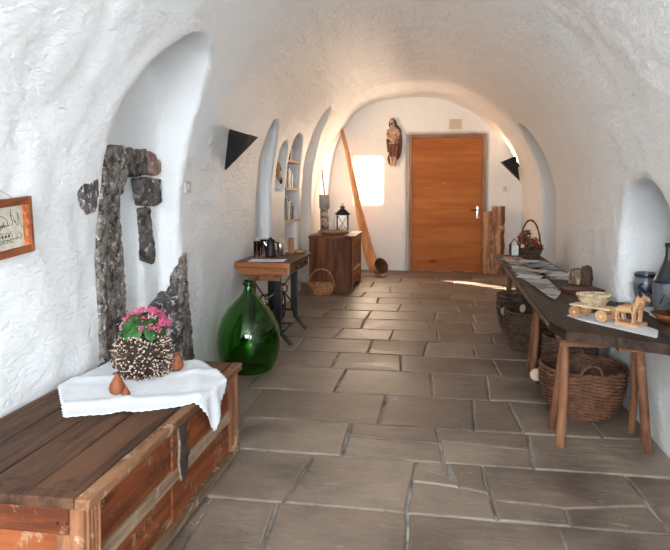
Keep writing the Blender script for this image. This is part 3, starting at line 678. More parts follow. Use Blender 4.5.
d = bpy.data.lights.new('lamp_light', 'SPOT'); d.energy = 78; d.color = (1, .68, .42); d.spot_size = R(92); d.spot_blend = .9; d.shadow_soft_size = .05  # warm fill from the added fixture
l = bpy.data.objects.new('lamp_light', d); COL.objects.link(l); l.parent = sl_; l.location = (0, .13, 0); l.rotation_euler = (R(90), 0, 0)

# ------------------------------------------------------------------ cabinet by the far left wall
CB = thing('carved_cabinet', 'low dark wooden cabinet with arched carved panels', 'cabinet', (-1.71, 8.40, 0))
def kb(nm, mat, *a, par=None, bev=.004): return MB().box(*a, bev=bev).build(nm, mat, par or CB)
kb('top', 'cabinet_wood', -.01, .635, -.02, .97, .735, .770, bev=.008)
kb('side_board', 'cabinet_wood', .0, .60, 0, .022, .0, .735); kb('side_board', 'cabinet_wood', .0, .60, .928, .95, 0, .735); kb('back_board', 'cabinet_wood', 0, .02, .022, .928, .03, .735)
kb('corner_post', 'cabinet_carved', .575, .615, 0, .06, 0, .735); kb('corner_post', 'cabinet_carved', .575, .615, .89, .95, 0, .735)
kb('inner_panel', 'cabinet_wood', .555, .575, .022, .928, .10, .735)
kb('rail', 'cabinet_carved', .57, .612, .06, .89, .68, .735); kb('rail', 'cabinet_carved', .57, .618, .06, .89, .24, .29); kb('rail', 'cabinet_carved', .57, .612, .06, .89, .10, .14)
wd = .83 / 4
for i in range(4):
    y0 = .06 + i * wd
    P = [(y0, .29), (y0 + .028, .29), (y0 + .028, .54)] + [(y0 + wd / 2 - (wd / 2 - .028) * math.cos(PI * j / 10), .54 + .09 * math.sin(PI * j / 10)) for j in range(1, 10)] + [(y0 + wd - .028, .54), (y0 + wd - .028, .29), (y0 + wd, .29), (y0 + wd, .68), (y0, .68)]
    MB().prism(P, .026, M=TX(.574) @ AXYZ).build('arched_panel', 'cabinet_carved', CB)
dr = kb('drawer', 'cabinet_carved', .57, .606, .08, .87, .145, .235); MB().ball((.614, .475, .19), .014, 8, 6).build('knob', 'black_metal', dr)
CT = .7705
o = MB().lathe([(0, 0), (.10, 0), (.19, .03), (.235, .055), (.228, .058), (.18, .037), (.10, .012), (0, .010)], 40, sx=1, sy=.62).build('shallow_bowl', 'turned_wood'); o.location = (-1.40, 8.60, CT); tagit(o, 'wide shallow wooden bowl on the carved cabinet', 'bowl')
ln = thing('candle_lantern', 'dark metal lantern with a peaked roof on the carved cabinet', 'lantern', (-1.33, 9.00, CT), R(12))
MB().box(-.085, .085, -.085, .085, 0, .018, bev=.003).build('base', 'dark_iron', ln)
for x in (-1, 1):
    for y in (-1, 1): MB().box(x * .078 - .006, x * .078 + .006, y * .078 - .006, y * .078 + .006, .018, .26).build('post', 'dark_iron', ln)
MB().box(-.085, .085, -.085, .085, .26, .272).build('top_frame', 'dark_iron', ln)
for a in range(4):
    Mx = RZ(PI / 2 * a); g_ = MB().box(-.072, .072, .0755, .0775, .02, .26, M=Mx).build('glass_pane', 'pane_glass', ln)
    MB().tube([(-.07, .081, .03), (.07, .081, .25)], .003, 5, M=Mx).tube([(.07, .081, .03), (-.07, .081, .25)], .003, 5, M=Mx).build('cross_bar', 'dark_iron', ln)
MB().add([(-.115, -.115, .272), (.115, -.115, .272), (.115, .115, .272), (-.115, .115, .272), (-.04, -.04, .345), (.04, -.04, .345), (.04, .04, .345), (-.04, .04, .345)],
         [(3, 2, 1, 0), (4, 5, 6, 7), (0, 1, 5, 4), (1, 2, 6, 5), (2, 3, 7, 6), (3, 0, 4, 7)]).build('roof', 'dark_iron', ln)
MB().box(-.032, .032, -.032, .032, .345, .375).add([(-.045, -.045, .375), (.045, -.045, .375), (.045, .045, .375), (-.045, .045, .375), (0, 0, .405)], [(3, 2, 1, 0), (0, 1, 4), (1, 2, 4), (2, 3, 4), (3, 0, 4)]).build('chimney', 'dark_iron', ln)
MB().tube([(.014 * math.cos(2 * PI * i / 12), 0, .418 + .014 * math.sin(2 * PI * i / 12)) for i in range(12)], .003, 5, closed=True).build('ring', 'dark_iron', ln)
MB().lathe([(0, .018), (.028, .018), (.028, .12), (0, .12)], 16).build('candle', 'candle_wax', ln)
jr = thing('tall_candle_stand', 'tall patterned cylinder with a grey top on the cabinet, beside the lantern', 'vase', (-1.60, 9.0, CT))
MB().lathe([(0, 0), (.062, 0), (.062, .36), (0, .36)], 24).build('patterned_body', plain('patterned', (.34, .25, .20), .5, 0, .95, 16, .1), jr)
MB().lathe([(.0, .36), (.076, .36), (.078, .56), (.072, .56), (.070, .37), (0, .37)], 24).build('grey_top', plain('grey_frost', (.42, .40, .37), .4, 0, .08, 10, 0), jr)
o = MB().lathe([(0, 0), (.045, 0), (.045, .26), (.03, .27), (0, .262)], 20).build('pillar_candle', 'candle_wax'); o.location = (-1.48, 8.93, CT); tagit(o, 'cream pillar candle between the patterned cylinder and the lantern', 'candle')
o = MB().box(-.07, .07, -.20, .20, 0, .004).build('small_cloth', 'linen'); o.location = (-1.15, 9.12, CT); tagit(o, 'small white cloth at the front corner of the cabinet top', 'cloth')

# ------------------------------------------------------------------ wicker work
def wicker(t, rb, rt, h, mat, rings=22, stakes=26, z0=0, bulge=.04, amp=.006, rad=.0062, sy=1.):
    m_ = MB(); N = stakes * 4
    def rz_(z): u = z / h; return rb + (rt - rb) * u + bulge * rb * math.sin(PI * u)
    for i in range(rings):
        z = rad + (h - 2 * rad) * i / (rings - 1); q_ = rz_(z); j_ = random.uniform(-.002, .002)
        m_.tube([((q_ + amp * math.sin(stakes / 2 * (2 * PI * k_ / N) + i * PI) + j_) * math.cos(2 * PI * k_ / N), sy * (q_ + amp * math.sin(stakes / 2 * (2 * PI * k_ / N) + i * PI) + j_) * math.sin(2 * PI * k_ / N), z0 + z + random.uniform(-.0008, .0008)) for k_ in range(N)], rad, 5, closed=True)
    m_.build('weave', mat, t, 'stuff')
    s_ = MB()
    for k_ in range(stakes):
        a = 2 * PI * k_ / stakes; s_.tube([(rz_(z) * math.cos(a), sy * rz_(z) * math.sin(a), z0 + z) for z in [h * q_ / 5 + (.004 if q_ == 0 else 0) for q_ in range(6)]], rad * .8, 5)
    s_.build('stake', mat, t, 'stuff')
    MB().lathe([(0, z0 + .002), (rb * .97, z0 + .002), (rb * .97, z0 + .012), (0, z0 + .012)], 24, sy=sy).build('bottom', mat, t)
    m_ = MB()
    for ph in (0, PI):
        m_.tube([((rt + rad * .9 * math.cos(16 * 2 * PI * k_ / 128 + ph)) * math.cos(2 * PI * k_ / 128), sy * (rt + rad * .9 * math.cos(16 * 2 * PI * k_ / 128 + ph)) * math.sin(2 * PI * k_ / 128), z0 + h + rad * .9 * math.sin(16 * 2 * PI * k_ / 128 + ph)) for k_ in range(128)], rad * 1.25, 6, closed=True)
    m_.build('rim', mat, t)
def hoop(t, w_, h, z, mat, r=.008, rz=0, x=0, y=0, n=20):
    M_ = TX(x, y, z) @ RZ(rz); m_ = MB()
    for ph in (0, PI): m_.tube([(w_ * math.cos(PI * i / n), r * .7 * math.cos(ph + i * .9), h * math.sin(PI * i / n) + r * .5 * math.sin(ph + i * .9)) for i in range(n + 1)], r, 6, M=M_)
    m_.build('handle', mat, t)
bk = thing('wicker_basket', 'small honey-coloured wicker basket with a hoop handle beside the cabinet', 'basket', (-1.50, 8.20, 0))
wicker(bk, .13, .175, .125, 'wicker_gold', 9, 18, rad=.007); hoop(bk, .17, .21, .125, 'wicker_gold', .008, R(8))
m_ = MB()
for i in range(9): m_.ball((random.uniform(-.09, .09), random.uniform(-.08, .08), .10 + random.uniform(0, .03)), .042, 10, 6, sc=(1.2, .9, .7))
m_.build('contents', plain('contents_tan', (.42, .24, .14), .7, 0, .5, 14), bk, 'stuff')

# ------------------------------------------------------------------ alphorn and stick
ah = thing('alphorn', 'long pale wooden alphorn leaning in the far left corner', 'horn', (0, 0, 0))
path = [(-1.62, 10.66, 2.55), (-1.50, 10.60, 2.12), (-1.38, 10.52, 1.62), (-1.27, 10.42, 1.12), (-1.17, 10.33, .72), (-1.09, 10.26, .42), (-1.03, 10.20, .25), (-.97, 10.14, .155), (-.90, 10.07, .135), (-.84, 10.01, .175)]
rad_ = [.028, .036, .047, .060, .073, .086, .095, .105, .118, .135]
MB().tube(path, rad_, 24, caps=False).build('horn_tube', 'horn_wood', ah)
MB().tube([path[-1], (-.838, 10.008, .177)], [.136, .136], 24, caps=False).build('bell_rim', 'horn_wood', ah)
MB().tube(path[-4:][::-1], [.128, .108, .092, .07], 24, caps=False).build('bell_bore', plain('bore_dark', (.16, .07, .03), .8), ah)
MB().tube([(-1.62, 10.66, 2.55), (-1.63, 10.665, 2.60)], [.022, .018], 12).build('mouthpiece', 'cabinet_wood', ah)
o = MB().tube([(-1.60, 9.72, .0), (-1.66, 9.74, .7), (-1.72, 9.75, 1.25), (-1.775, 9.76, 1.72)], [.014, .012, .011, .009], 8).build('walking_stick', 'cabinet_carved'); tagit(o, 'thin brown stick leaning behind the carved cabinet', 'stick')

# ------------------------------------------------------------------ door, window, statue, vent, weathered posts
dr = thing('door_1', None, None, (-.44, 10.80, 0)); dr['kind'] = 'structure'
DW, DH = 1.295, 2.35
MB().box(0, .055, -.03, .035, 0, DH, bev=.004).build('door_frame', 'door_frame_wood', dr); MB().box(DW - .055, DW, -.03, .035, 0, DH, bev=.004).build('door_frame', 'door_frame_wood', dr)
MB().box(.0551, DW - .0551, -.03, .035, DH - .055, DH, bev=.004).build('door_frame', 'door_frame_wood', dr)
lw = MB().box(.062, DW - .062, -.008, .035, .012, DH - .062, bev=.002).build('door_leaf', 'door_wood', dr)
MB().box(DW - .15, DW - .115, -.014, -.007, .92, 1.12, bev=.002).build('lock_plate', 'steel', lw)
MB().tube([(DW - .132, -.01, 1.06), (DW - .132, -.055, 1.06), (DW - .16, -.06, 1.06), (DW - .245, -.058, 1.058)], .010, 8).build('door_handle', 'dark_iron', lw)
MB().ball((DW - .132, -.02, .965), .021, 12, 8, sc=(1, .8, 1)).build('lock_cylinder', 'steel', lw)
MB().lathe([(0, 0), (.012, 0), (.012, .006), (0, .006)], 12, M=TX(.60, -.008, 1.52) @ RX(PI / 2)).build('peephole', 'brass', lw)
MB().box(.05, DW - .05, -.05, .02, .0, .012, bev=.003).build('threshold', 'mortar', dr)

wn = thing('window_1', None, None, (-1.39, 10.90, 1.16)); wn['kind'] = 'structure'
plain('window_paint', (.82, .80, .75), .45, 0, .03, 8, 0)
m_ = MB().box(0, .035, 0, .04, 0, .81).box(.455, .49, 0, .04, 0, .81).box(0, .49, 0, .04, 0, .035).box(0, .49, 0, .04, .775, .81).box(.0, .49, .005, .035, .60, .625); m_.build('window_frame', 'window_paint', wn)
MB().box(.035, .455, .018, .022, .035, .60).build('pane', 'pane_glass', wn); MB().box(.035, .455, .018, .022, .625, .775).build('pane', 'pane_glass', wn)
wn = thing('window_2', None, None, (1.59, -1.35, 1.5)); wn['kind'] = 'structure'
MB().box(-.0, .03, -.75, -.70, -.55, .55).box(0, .03, .70, .75, -.55, .55).box(0, .03, -.02, .02, -.55, .55).box(0, .03, -.75, .75, -.55, -.50).box(0, .03, -.75, .75, .50, .55).build('window_frame', 'window_paint', wn)
wn = thing('window_3', None, None, (-.1, -3.22, 1.675)); wn['kind'] = 'structure'
MB().box(-1, -.95, 0, .03, -.78, .78).box(.95, 1, 0, .03, -.78, .78).box(-.02, .02, 0, .03, -.78, .78).box(-1, 1, 0, .03, -.78, -.73).box(-1, 1, 0, .03, .73, .78).build('window_frame', 'window_paint', wn)

vt = thing('wall_plaque', 'small square beige vent plate on the end wall above the door', 'vent', (.35, 10.795, 2.52))
plain('vent_beige', (.60, .50, .38), .6, 0, .08, 20, 0)
MB().box(-.105, .105, -.012, 0, -.085, .085, bev=.003).build('plate', 'vent_beige', vt)
for j in range(4): MB().box(-.085, .085, -.017, -.011, -.062 + j * .036, -.050 + j * .036).build('slat', 'vent_beige', vt)

# carved figure on the end wall: bare-chested, arms crossed, cloak down one side, loincloth, bare legs
sg = thing('carved_statue', 'carved wooden robed figure with crossed arms on the end wall', 'statue', (-.70, 10.70, 1.80))
Hh = .88
b_ = MB()
b_.ball((.0, 0, .50), .075, 12, 8, sc=(1, .65, 1.3)).ball((.0, 0, .61), .088, 12, 8, sc=(1, .6, .9)).ball((-.01, 0, .37), .078, 12, 8, sc=(1, .7, .9))
b_.tube([(.0, -.0, .64), (-.01, -.005, .71)], .030, 8).ball((-.025, -.02, .765), .045, 14, 10, sc=(.85, .95, 1.2)).ball((-.028, -.062, .757), .010, 6, 5)
for s, e in ((-1, .47), (1, .46)):
    b_.tube([(s * .075, 0, .64), (s * .098, -.01, .56), (s * .085, -.035, .49), (s * .02, -.075, .50 + .02 * s), (-s * .035, -.08, .52 + .02 * s)], [.030, .027, .024, .019, .014], 8)
    b_.tube([(s * .035, 0, .33), (s * .033, -.02, .20), (s * .028, -.0, .08), (s * .026, -.005, .02)], [.042, .036, .026, .018], 8).ball((s * .030, -.03, .012), .02, 8, 6, sc=(.8, 1.7, .6))
    for f_ in range(4): b_.tube([(-s * .035, -.08 - .001 * f_, .53 + .02 * s - f_ * .010), (-s * .058, -.075, .53 + .02 * s - f_ * .011)], .0052, 6)
o = b_.build('body', 'statue_skin', sg); fuse(o, .0065, 2, .002, 30)
c_ = MB()     # loincloth and hanging folds
c_.ball((.0, 0, .34), .09, 14, 8, sc=(1.03, .72, .9)).ball((.01, 0, .27), .088, 14, 8, sc=(1, .7, 1.1))
for i in range(9): x = -.075 + i * .019; c_.tube([(x, -.045 - .012 * math.sin(i * 1.7), .38), (x * .92 + .006, -.055 - .010 * math.sin(i * 1.7 + 1), .28), (x * .8, -.045, .19 - .02 * (i % 3))], [.014, .017, .010], 7)
o = c_.build('loincloth', 'statue_wood', sg, label='brown folded loincloth'); fuse(o, .0065, 1, .002, 40)
c_ = MB()     # cloak over one shoulder falling to the calf
c_.tube([(.05, .03, .70), (.10, .02, .62), (.115, .02, .48), (.112, .015, .34), (.095, .02, .20), (.07, .02, .12)], [.035, .045, .046, .044, .036, .014], 12, sx=.8)
c_.tube([(-.06, .04, .20), (-.075, .03, .12), (-.06, .03, .06), (-.05, .03, .03)], [.03, .036, .030, .012], 10).tube([(-.08, .045, .62), (-.09, .045, .45), (-.07, .045, .25)], [.03, .035, .034], 10)
for i in range(4): c_.tube([(.085 + i * .014, -.012, .60), (.10 + i * .014, -.022, .42), (.08 + i * .008, -.010, .22)], .011, 6)
o = c_.build('cloak', 'statue_wood', sg); fuse(o, .0065, 1, .002, 40)
c_ = MB().ball((-.018, .008, .785), .050, 12, 8, sc=(1, .9, 1.0)).tube([(.018, .0, .79), (.04, .0, .72), (.045, -.01, .65)], [.026, .024, .012], 8).tube([(-.058, -.005, .77), (-.062, -.005, .71), (-.055, -.01, .66)], [.020, .018, .010], 8).ball((-.027, -.050, .727), .018, 8, 6, sc=(1, .8, 1.2))
o = c_.build('hair', 'hair_brown', sg); fuse(o, .0065, 1, .003, 60)
for s in (-1, 1): MB().ball((-.027 + s * .015, -.060, .772), .0045, 6, 4).build('eye', 'black_metal', sg)
MB().tube([(-.040, -.060, .742), (-.026, -.064, .740), (-.014, -.060, .742)], .0028, 5).build('mouth', 'hair_brown', sg)

# two weathered timber posts standing right of the door
ws = thing('weathered_timber', 'weathered split timber upright with holes, against the end wall right of the door', 'timber', (.99, 10.60, 0))
def timber(x0, x1, h, seed, holes):
    rg = random.Random(seed); L_, R_ = [], []
    n_ = 14
    for i in range(n_ + 1):
        z = h * i / n_; L_.append((x0 + rg.uniform(-.012, .012), z)); R_.append((x1 + rg.uniform(-.012, .012), z))
    o = MB().prism(L_ [::-1] + [(x, z) for x, z in R_], .11, M=TX(0, -.05, 0) @ AXZ).build('timber_slab', 'stele_wood', ws)
    for (hx, hz, rx, rz_) in holes:
        c_ = MB().ball((hx, -.02, hz), 1, 12, 8, sc=(rx, .07, rz_)).build('x', 'stele_wood'); md = o.modifiers.new('b', 'BOOLEAN'); md.object = c_; md.operation = 'DIFFERENCE'; md.solver = 'EXACT'
        dg_ = bpy.context.evaluated_depsgraph_get(); dg_.update(); me_ = bpy.data.meshes.new_from_object(o.evaluated_get(dg_)); o.modifiers.clear(); o.data = me_; bpy.data.objects.remove(c_)
    fuse(o, .014, 1, .014, 14); return o
timber(-.185, -.055, 1.04, 3, [(-.12, .78, .03, .16), (-.16, .40, .02, .10)])
timber(-.04, .16, 1.13, 8, [(.02, .90, .028, .09), (.10, .72, .02, .10), (.06, .42, .018, .09)])
MB().box(-.17, .15, .0, .05, .10, .18).build('cross_batten', 'stele_wood', ws)
o = MB().box(-.13, .13, -.05, .05, .0, .10).build('small_peg', 'stele_wood', ws); o.scale = (1, 1, .6)

# ------------------------------------------------------------------ the long table on trestle legs
wood('plank_top', (.020, .011, .007), (.095, .052, .032), 'Y', .7, .40, ((.09, .05, .032), .2))
wood('plank_edge', (.06, .03, .018), (.24, .13, .07), 'Y', 1, .5, ((.34, .22, .14), .25))
wood('leg_wood', (.10, .035, .016), (.27, .12, .06), 'Z', 1, .55, ((.40, .24, .16), .1))
wood('batten_wood', (.08, .03, .016), (.22, .095, .05), 'X', 1, .55)
TZ = .66; TH = .052
lt = thing('long_table', 'long dark plank table with splayed trestle legs along the right wall', 'table', (0, 0, 0))
cut_ = [(.645, 3.62), (.69, 3.385), (1.17, 3.13)]
seam = .905
def slab(nm, P, mat):
    o = MB().prism(P, TH, M=TX(0, 0, TZ - TH)).build(nm, mat, lt)
    b2 = bmesh.new(); b2.from_mesh(o.data); bmesh.ops.bevel(b2, geom=b2.edges[:], offset=.007, segments=2, affect='EDGES'); b2.to_mesh(o.data); b2.free(); return o
slab('top_plank', [(.645, 3.62), (.69, 3.385), (seam - .001, 3.272), (seam - .001, 7.30), (.70, 7.30)], 'plank_top')
slab('top_plank', [(seam + .001, 3.271), (1.17, 3.13), (1.18, 7.30), (seam + .001, 7.30)], 'plank_top')
MB().tube([(.6425, 3.64, TZ - .018), (.67, 5.4, TZ - .018), (.697, 7.28, TZ - .018)], .009, 6).build('worn_edge', 'plank_edge', lt, label='rubbed brown front edge')
def beam(nm, mat, p0, p1, r0, r1, n=10): return MB().tube([p0, ((p0[0] + p1[0]) / 2 + .003, (p0[1] + p1[1]) / 2, (p0[2] + p1[2]) / 2), p1], [r0, (r0 + r1) / 2, r1], n).build(nm, mat, lt)
for yc, sp, xa, xb in ((3.62, .13, .70, 1.12), (4.82, .10, .74, 1.12), (6.85, .10, .78, 1.12)):
    MB().box(xa - .02, xb + .03, yc - .035, yc + .035, TZ - TH - .045, TZ - TH - .0005, bev=.006).build('cross_batten', 'batten_wood', lt)
    for x, dx in ((xa + .03, -.045), (xb - .01, .02)):
        for s in (-1, 1):
            rr = .026 if s < 0 else .021
            beam('leg', 'leg_wood', (x + dx, yc + s * sp, 0.0), (x, yc + s * .022, TZ - TH - .02), rr, rr * .92)
MB().box(.66, .90, 3.40, 3.45, TZ - TH - .035, TZ - TH - .0005, M=None, bev=.004).build('cross_batten', 'batten_wood', lt)
MB().box(.93, 1.16, 3.31, 3.36, TZ - TH - .030, TZ - TH - .0005, bev=.004).build('cross_batten', 'leg_wood', lt)

# ------------------------------------------------------------------ baskets and firewood under the table
for x, y, rb, rt, h, n_, lab in ((.93, 4.09, .18, .25, .29, 27, 'largest brown wicker basket on the floor, nearest under the long table'), (.955, 4.565, .14, .175, .36, 28, 'dark wicker basket holding firewood, just behind the nearest basket under the table'),
        (.86, 5.62, .18, .235, .34, 20, 'dark wicker basket under the middle of the long table, log ends poking out'), (.85, 6.32, .17, .225, .36, 16, 'farthest dark wicker basket under the far end of the long table')):
    bk = thing('wicker_basket', lab, 'basket', (x, y, 0), 0, 'wicker baskets under the long table')
    mt = 'wicker_brown' if y < 4.5 else 'wicker_dark'
    wicker(bk, rb, rt, h, mt, n_, 28, bulge=.16, amp=.006, rad=.0065)
    for s in (-1, 1): hoop(bk, .07, .065, h, mt, .008, R(90) if y > 4.5 else R(20), 0 if y > 4.5 else 0, s * rt * .97)
    MB().lathe([(rb * .9, .012), (rb * 1.02, h * .3), (rt * .94, h * .9)], 24).build('lining', 'wicker_dark', bk)
wood('log_bark', (.05, .03, .02), (.16, .10, .07), 'Z', 1.5, .85, None, 0, .8)
plain('log_end', (.52, .38, .26), .8, 0, .12, 14, .3)
def firewood(p0, p1, r, label):
    t = thing('firewood_log', label, 'log', p0, 0, 'firewood under the long table'); d = Vector(p1) - Vector(p0); e = d.normalized() * .003
    MB().tube([(0, 0, 0), tuple(d * .5 + Vector((.004, 0, .003))), tuple(d)], [r, r * .97, r], 12).build('bark', 'log_bark', t)
    MB().tube([tuple(-e), (0, 0, 0)], r * .9, 14).build('cut_end', 'log_end', t)
firewood((.675, 4.23, .175), (.76, 4.58, .048), .044, 'firewood log with a pale oval cut end, beside the nearest basket')
firewood((.645, 5.80, .285), (.83, 6.0, .37), .052, 'firewood log with a large pale cut end in the middle basket')
firewood((.665, 5.55, .225), (.80, 5.62, .16), .034, 'thin firewood log poking out below the large log end')
firewood((.78, 5.66, .35), (1.0, 5.80, .28), .04, 'bark-covered log on top of the middle basket')

# ------------------------------------------------------------------ papers on the long table
def printed(name, paper, inkc, rows_=60, amt=.55, pic=None):
    m, nt, b = nodes(name); v = coords(nt, (1, 1, 1))
    br = nd(nt, 'ShaderNodeTexBrick'); br.inputs['Scale'].default_value = rows_; br.inputs['Row Height'].default_value = .45; br.inputs['Brick Width'].default_value = 2.2; br.inputs['Mortar Size'].default_value = .16
    br.inputs['Color1'].default_value = (1, 1, 1, 1); br.inputs['Color2'].default_value = (.3, .3, .3, 1); br.inputs['Mortar'].default_value = (0, 0, 0, 1); nt.links.new(v, br.inputs['Vector'])
    f = nd(nt, 'ShaderNodeMath', operation='MULTIPLY'); nt.links.new(br.outputs['Color'], f.inputs[0]); f.inputs[1].default_value = amt
    col = mixc(nt, f.outputs[0], paper, inkc)
    if pic:
        vor = nd(nt, 'ShaderNodeTexVoronoi'); vor.inputs['Scale'].default_value = 13; vor.distance = 'CHEBYCHEV'; nt.links.new(v, vor.inputs['Vector'])
        sp_ = nd(nt, 'ShaderNodeSeparateColor'); nt.links.new(vor.outputs['Color'], sp_.inputs[0])
        col = mixc(nt, ramp(nt, sp_.outputs[0], [(.52, (0, 0, 0)), (.54, (1, 1, 1))]), col, pic)
    nt.links.new(col, b.inputs['Base Color']); b.inputs['Roughness'].default_value = .45; MATS[name] = m
printed('newsprint', (.52, .50, .48), (.10, .10, .105), 20, .5, (.16, .16, .17))
def sheet(pts, z, mat, name, label, cat='paper', group='printed papers on the long table', th=.002, curl=.004):
    """four corner points; a slightly curled sheet or a booklet of thickness th"""
    A_, B_, C_, D_2 = [Vector((*p, 0)) for p in pts]; n_ = 8; top = []
    c = (A_ + B_ + C_ + D_2) / 4
    for i in range(n_ + 1):
        for j in range(n_ + 1):
            u, v = i / n_, j / n_; p = A_.lerp(B_, u).lerp(D_2.lerp(C_, u), v) - c
            top.append((p.x, p.y, th + curl * (abs(u - .5) ** 3 * 6 + .3 * math.sin(u * 7 + v * 4) ** 2)))
    bot = [(x, y, z_ - th) for x, y, z_ in top]; N_ = len(top); q_ = lambda i, j: i * (n_ + 1) + j
    f = [(q_(i, j), q_(i + 1, j), q_(i + 1, j + 1), q_(i, j + 1)) for i in range(n_) for j in range(n_)]
    f += [tuple(N_ + k_ for k_ in g_[::-1]) for g_ in f]
    edge = [(q_(i, 0)) for i in range(n_ + 1)] + [q_(n_, j) for j in range(1, n_ + 1)] + [q_(i, n_) for i in range(n_ - 1, -1, -1)] + [q_(0, j) for j in range(n_ - 1, 0, -1)]
    f += [(edge[i], N_ + edge[i], N_ + edge[(i + 1) % len(edge)], edge[(i + 1) % len(edge)]) for i in range(len(edge))]
    o = MB().add(top + bot, f).build(name, mat); o.location = (c.x, c.y, z); return tagit(o, label, cat, group)
sheet([(.725, 5.30), (.92, 5.30), (.90, 4.62), (.79, 4.28)], TZ + .001, 'newsprint', 'newspaper', 'large open grey newspaper nearest the dark red box', curl=.008)
def rect(x, y, w_, h, a):
    M_ = Matrix.Rotation(a, 2); return [tuple(Vector((x, y)) + M_ @ Vector(q_)) for q_ in ((-w_ / 2, -h / 2), (w_ / 2, -h / 2), (w_ / 2, h / 2), (-w_ / 2, h / 2))]
tones = {'white': ((.74, .74, .72), None), 'blue-grey': ((.30, .35, .40), (.10, .15, .22)), 'dark green': ((.05, .10, .08), (.45, .48, .44)), 'tan': ((.50, .38, .25), (.25, .14, .08)),
         'black': ((.035, .035, .04), (.35, .35, .36)), 'cream': ((.68, .61, .48), (.36, .25, .15)), 'pale grey': ((.50, .51, .52), (.20, .22, .24)), 'brown': ((.20, .12, .075), (.5, .4, .3))}
for n_, (c_, p_) in tones.items(): printed('print_' + n_.replace(' ', '_').replace('-', '_'), c_, tuple(min(1, q_ * .35 + .02) for q_ in c_), 50, .45, p_)
front = ['white', 'pale grey', 'blue-grey', 'cream', 'black', 'tan', 'dark green', 'brown']
back_ = ['dark green', 'white', 'black', 'blue-grey', 'cream', 'pale grey', 'brown', 'tan']
gapn = ['nearest', 'second', 'third', 'fourth', 'fifth', 'sixth', 'seventh', 'farthest']
for i in range(8):
    sheet(rect(.81 + .015 * (i % 2), 5.46 + i * .185, .20, .235, random.uniform(-.35, .35)), TZ + .0015 + .0026 * i, 'print_' + front[i].replace(' ', '_').replace('-', '_'), 'leaflet', f'{front[i]} leaflet, {gapn[i]} along the front edge row beyond the newspaper')
    if i < 7: sheet(rect(1.04 + .01 * (i % 2), 5.38 + i * .20, .19, .235, random.uniform(-.25, .25)), TZ + .0015 + .0095 * (i % 2), 'print_' + back_[i].replace(' ', '_').replace('-', '_'), 'booklet', f'{back_[i]} booklet, {gapn[i]} in the row along the wall', th=.005, cat='booklet', curl=.003)
for k_, (x, y, c_) in enumerate(((.93, 5.62, 'cream'), (.94, 6.0, 'blue-grey'), (.93, 6.35, 'white'))):
    sheet(rect(x, y, .16, .22, .5 - k_ * .4), TZ + .028 + k_ * .003, 'print_' + c_.replace('-', '_'), 'leaflet', f'{c_} leaflet lying on top, between the two rows, {("nearest", "middle", "farthest")[k_]} of three')
o = MB().box(-.13, .13, -.085, .085, 0, .028, bev=.003).build('flat_box', plain('red_leather', (.12, .03, .022), .45, 0, .2, 20), None); o.location = (1.06, 4.70, TZ); o.rotation_euler = (0, 0, .25); tagit(o, 'dark red flat box on the table behind the wicker bowl', 'box')
sheet(rect(1.10, 4.42, .14, .19, .9), TZ + .001, 'print_pale_grey', 'leaflet', 'pale grey leaflet between the dark red box and the wicker bowl')
# upright bundle of cards and the little log beside it
cs = thing('card_rack', 'upright bundle of tan cards against the wall behind the red box', 'cards', (1.12, 5.12, TZ), R(35))
for j in range(7): MB().box(-.05, .05, -.006, .0, 0, .10 + .01 * (j % 3), M=TX(0, -.05 + j * .016, 0) @ RX(R(-14 + 3 * j)), bev=.001).build('card', ('print_cream', 'print_tan', 'print_brown')[j % 3], cs)
ob = MB().tube([(0, 0, 0), (.004, .002, .07), (.0, 0, .150)], [.048, .045, .040], 12).build('log_piece', 'log_bark'); fuse(ob, .010, 1, .010, 25); ob.location = (1.155, 4.98, TZ); ob.location.z += .006; tagit(ob, 'short brown log standing upright beside the tan cards', 'log')

# ------------------------------------------------------------------ autumn arrangement
ab = thing('autumn_basket', 'dark hoop-handled basket filled with red-brown autumn leaves', 'basket', (1.04, 7.02, TZ + .0))
wicker(ab, .085, .12, .085, 'wicker_dark', 8, 14, rad=.006); hoop(ab, .115, .33, .08, 'wicker_dark', .008, R(10))
plain('leaf_red', (.15, .03, .022), .6, 0, .5, 18, .2); plain('leaf_brown', (.15, .06, .03), .6, 0, .5, 18, .2); plain('leaf_orange', (.30, .07, .03), .6, 0, .4, 18, .2)
def maple(s):
    P = []
    for k_ in range(5):
        a = -PI * .25 + PI * 1.5 * k_ / 4 - PI * .0; P += [(math.cos(a - .22) * s * .5, math.sin(a - .22) * s * .5), (math.cos(a) * s, math.sin(a) * s), (math.cos(a + .22) * s * .5, math.sin(a + .22) * s * .5)]
    return P + [(-.05 * s, -.3 * s)]
rg = random.Random(5)
lms = []
for mt in ('leaf_red', 'leaf_brown', 'leaf_orange'):
    P = maple(.055); n_ = len(P); m_ = MB().add([(x, y, .006 * math.sin(x * 60)) for x, y in P] + [(0, 0, .012)], [(i, (i + 1) % n_, n_) for i in range(n_)]).mesh('leaf'); m_.materials.append(MATS[mt]); lms.append(m_)
for i in range(64):
    o = bpy.data.objects.new('leaf', lms[i % 3 if i % 7 else 2]); COL.objects.link(o); o.parent = ab
    a = rg.uniform(0, 2 * PI); r_ = rg.uniform(.02, .15); lft = .06 if math.cos(a) < 0 else 0
    o.location = (math.cos(a) * r_ - .02, math.sin(a) * r_ * .8, .11 + (.15 - r_) * .5 + lft + rg.uniform(-.03, .06)); o.rotation_euler = (rg.uniform(.3, 1.6), rg.uniform(-.8, .8), a + PI / 2); o.scale = (rg.uniform(.7, 1.15),) * 3
MB().ball((.02, -.07, .14), .03, 10, 8).ball((-.05, -.05, .12), .025, 10, 8).ball((.07, -.03, .12), .028, 10, 8).build('seed_head', 'leaf_red', ab)
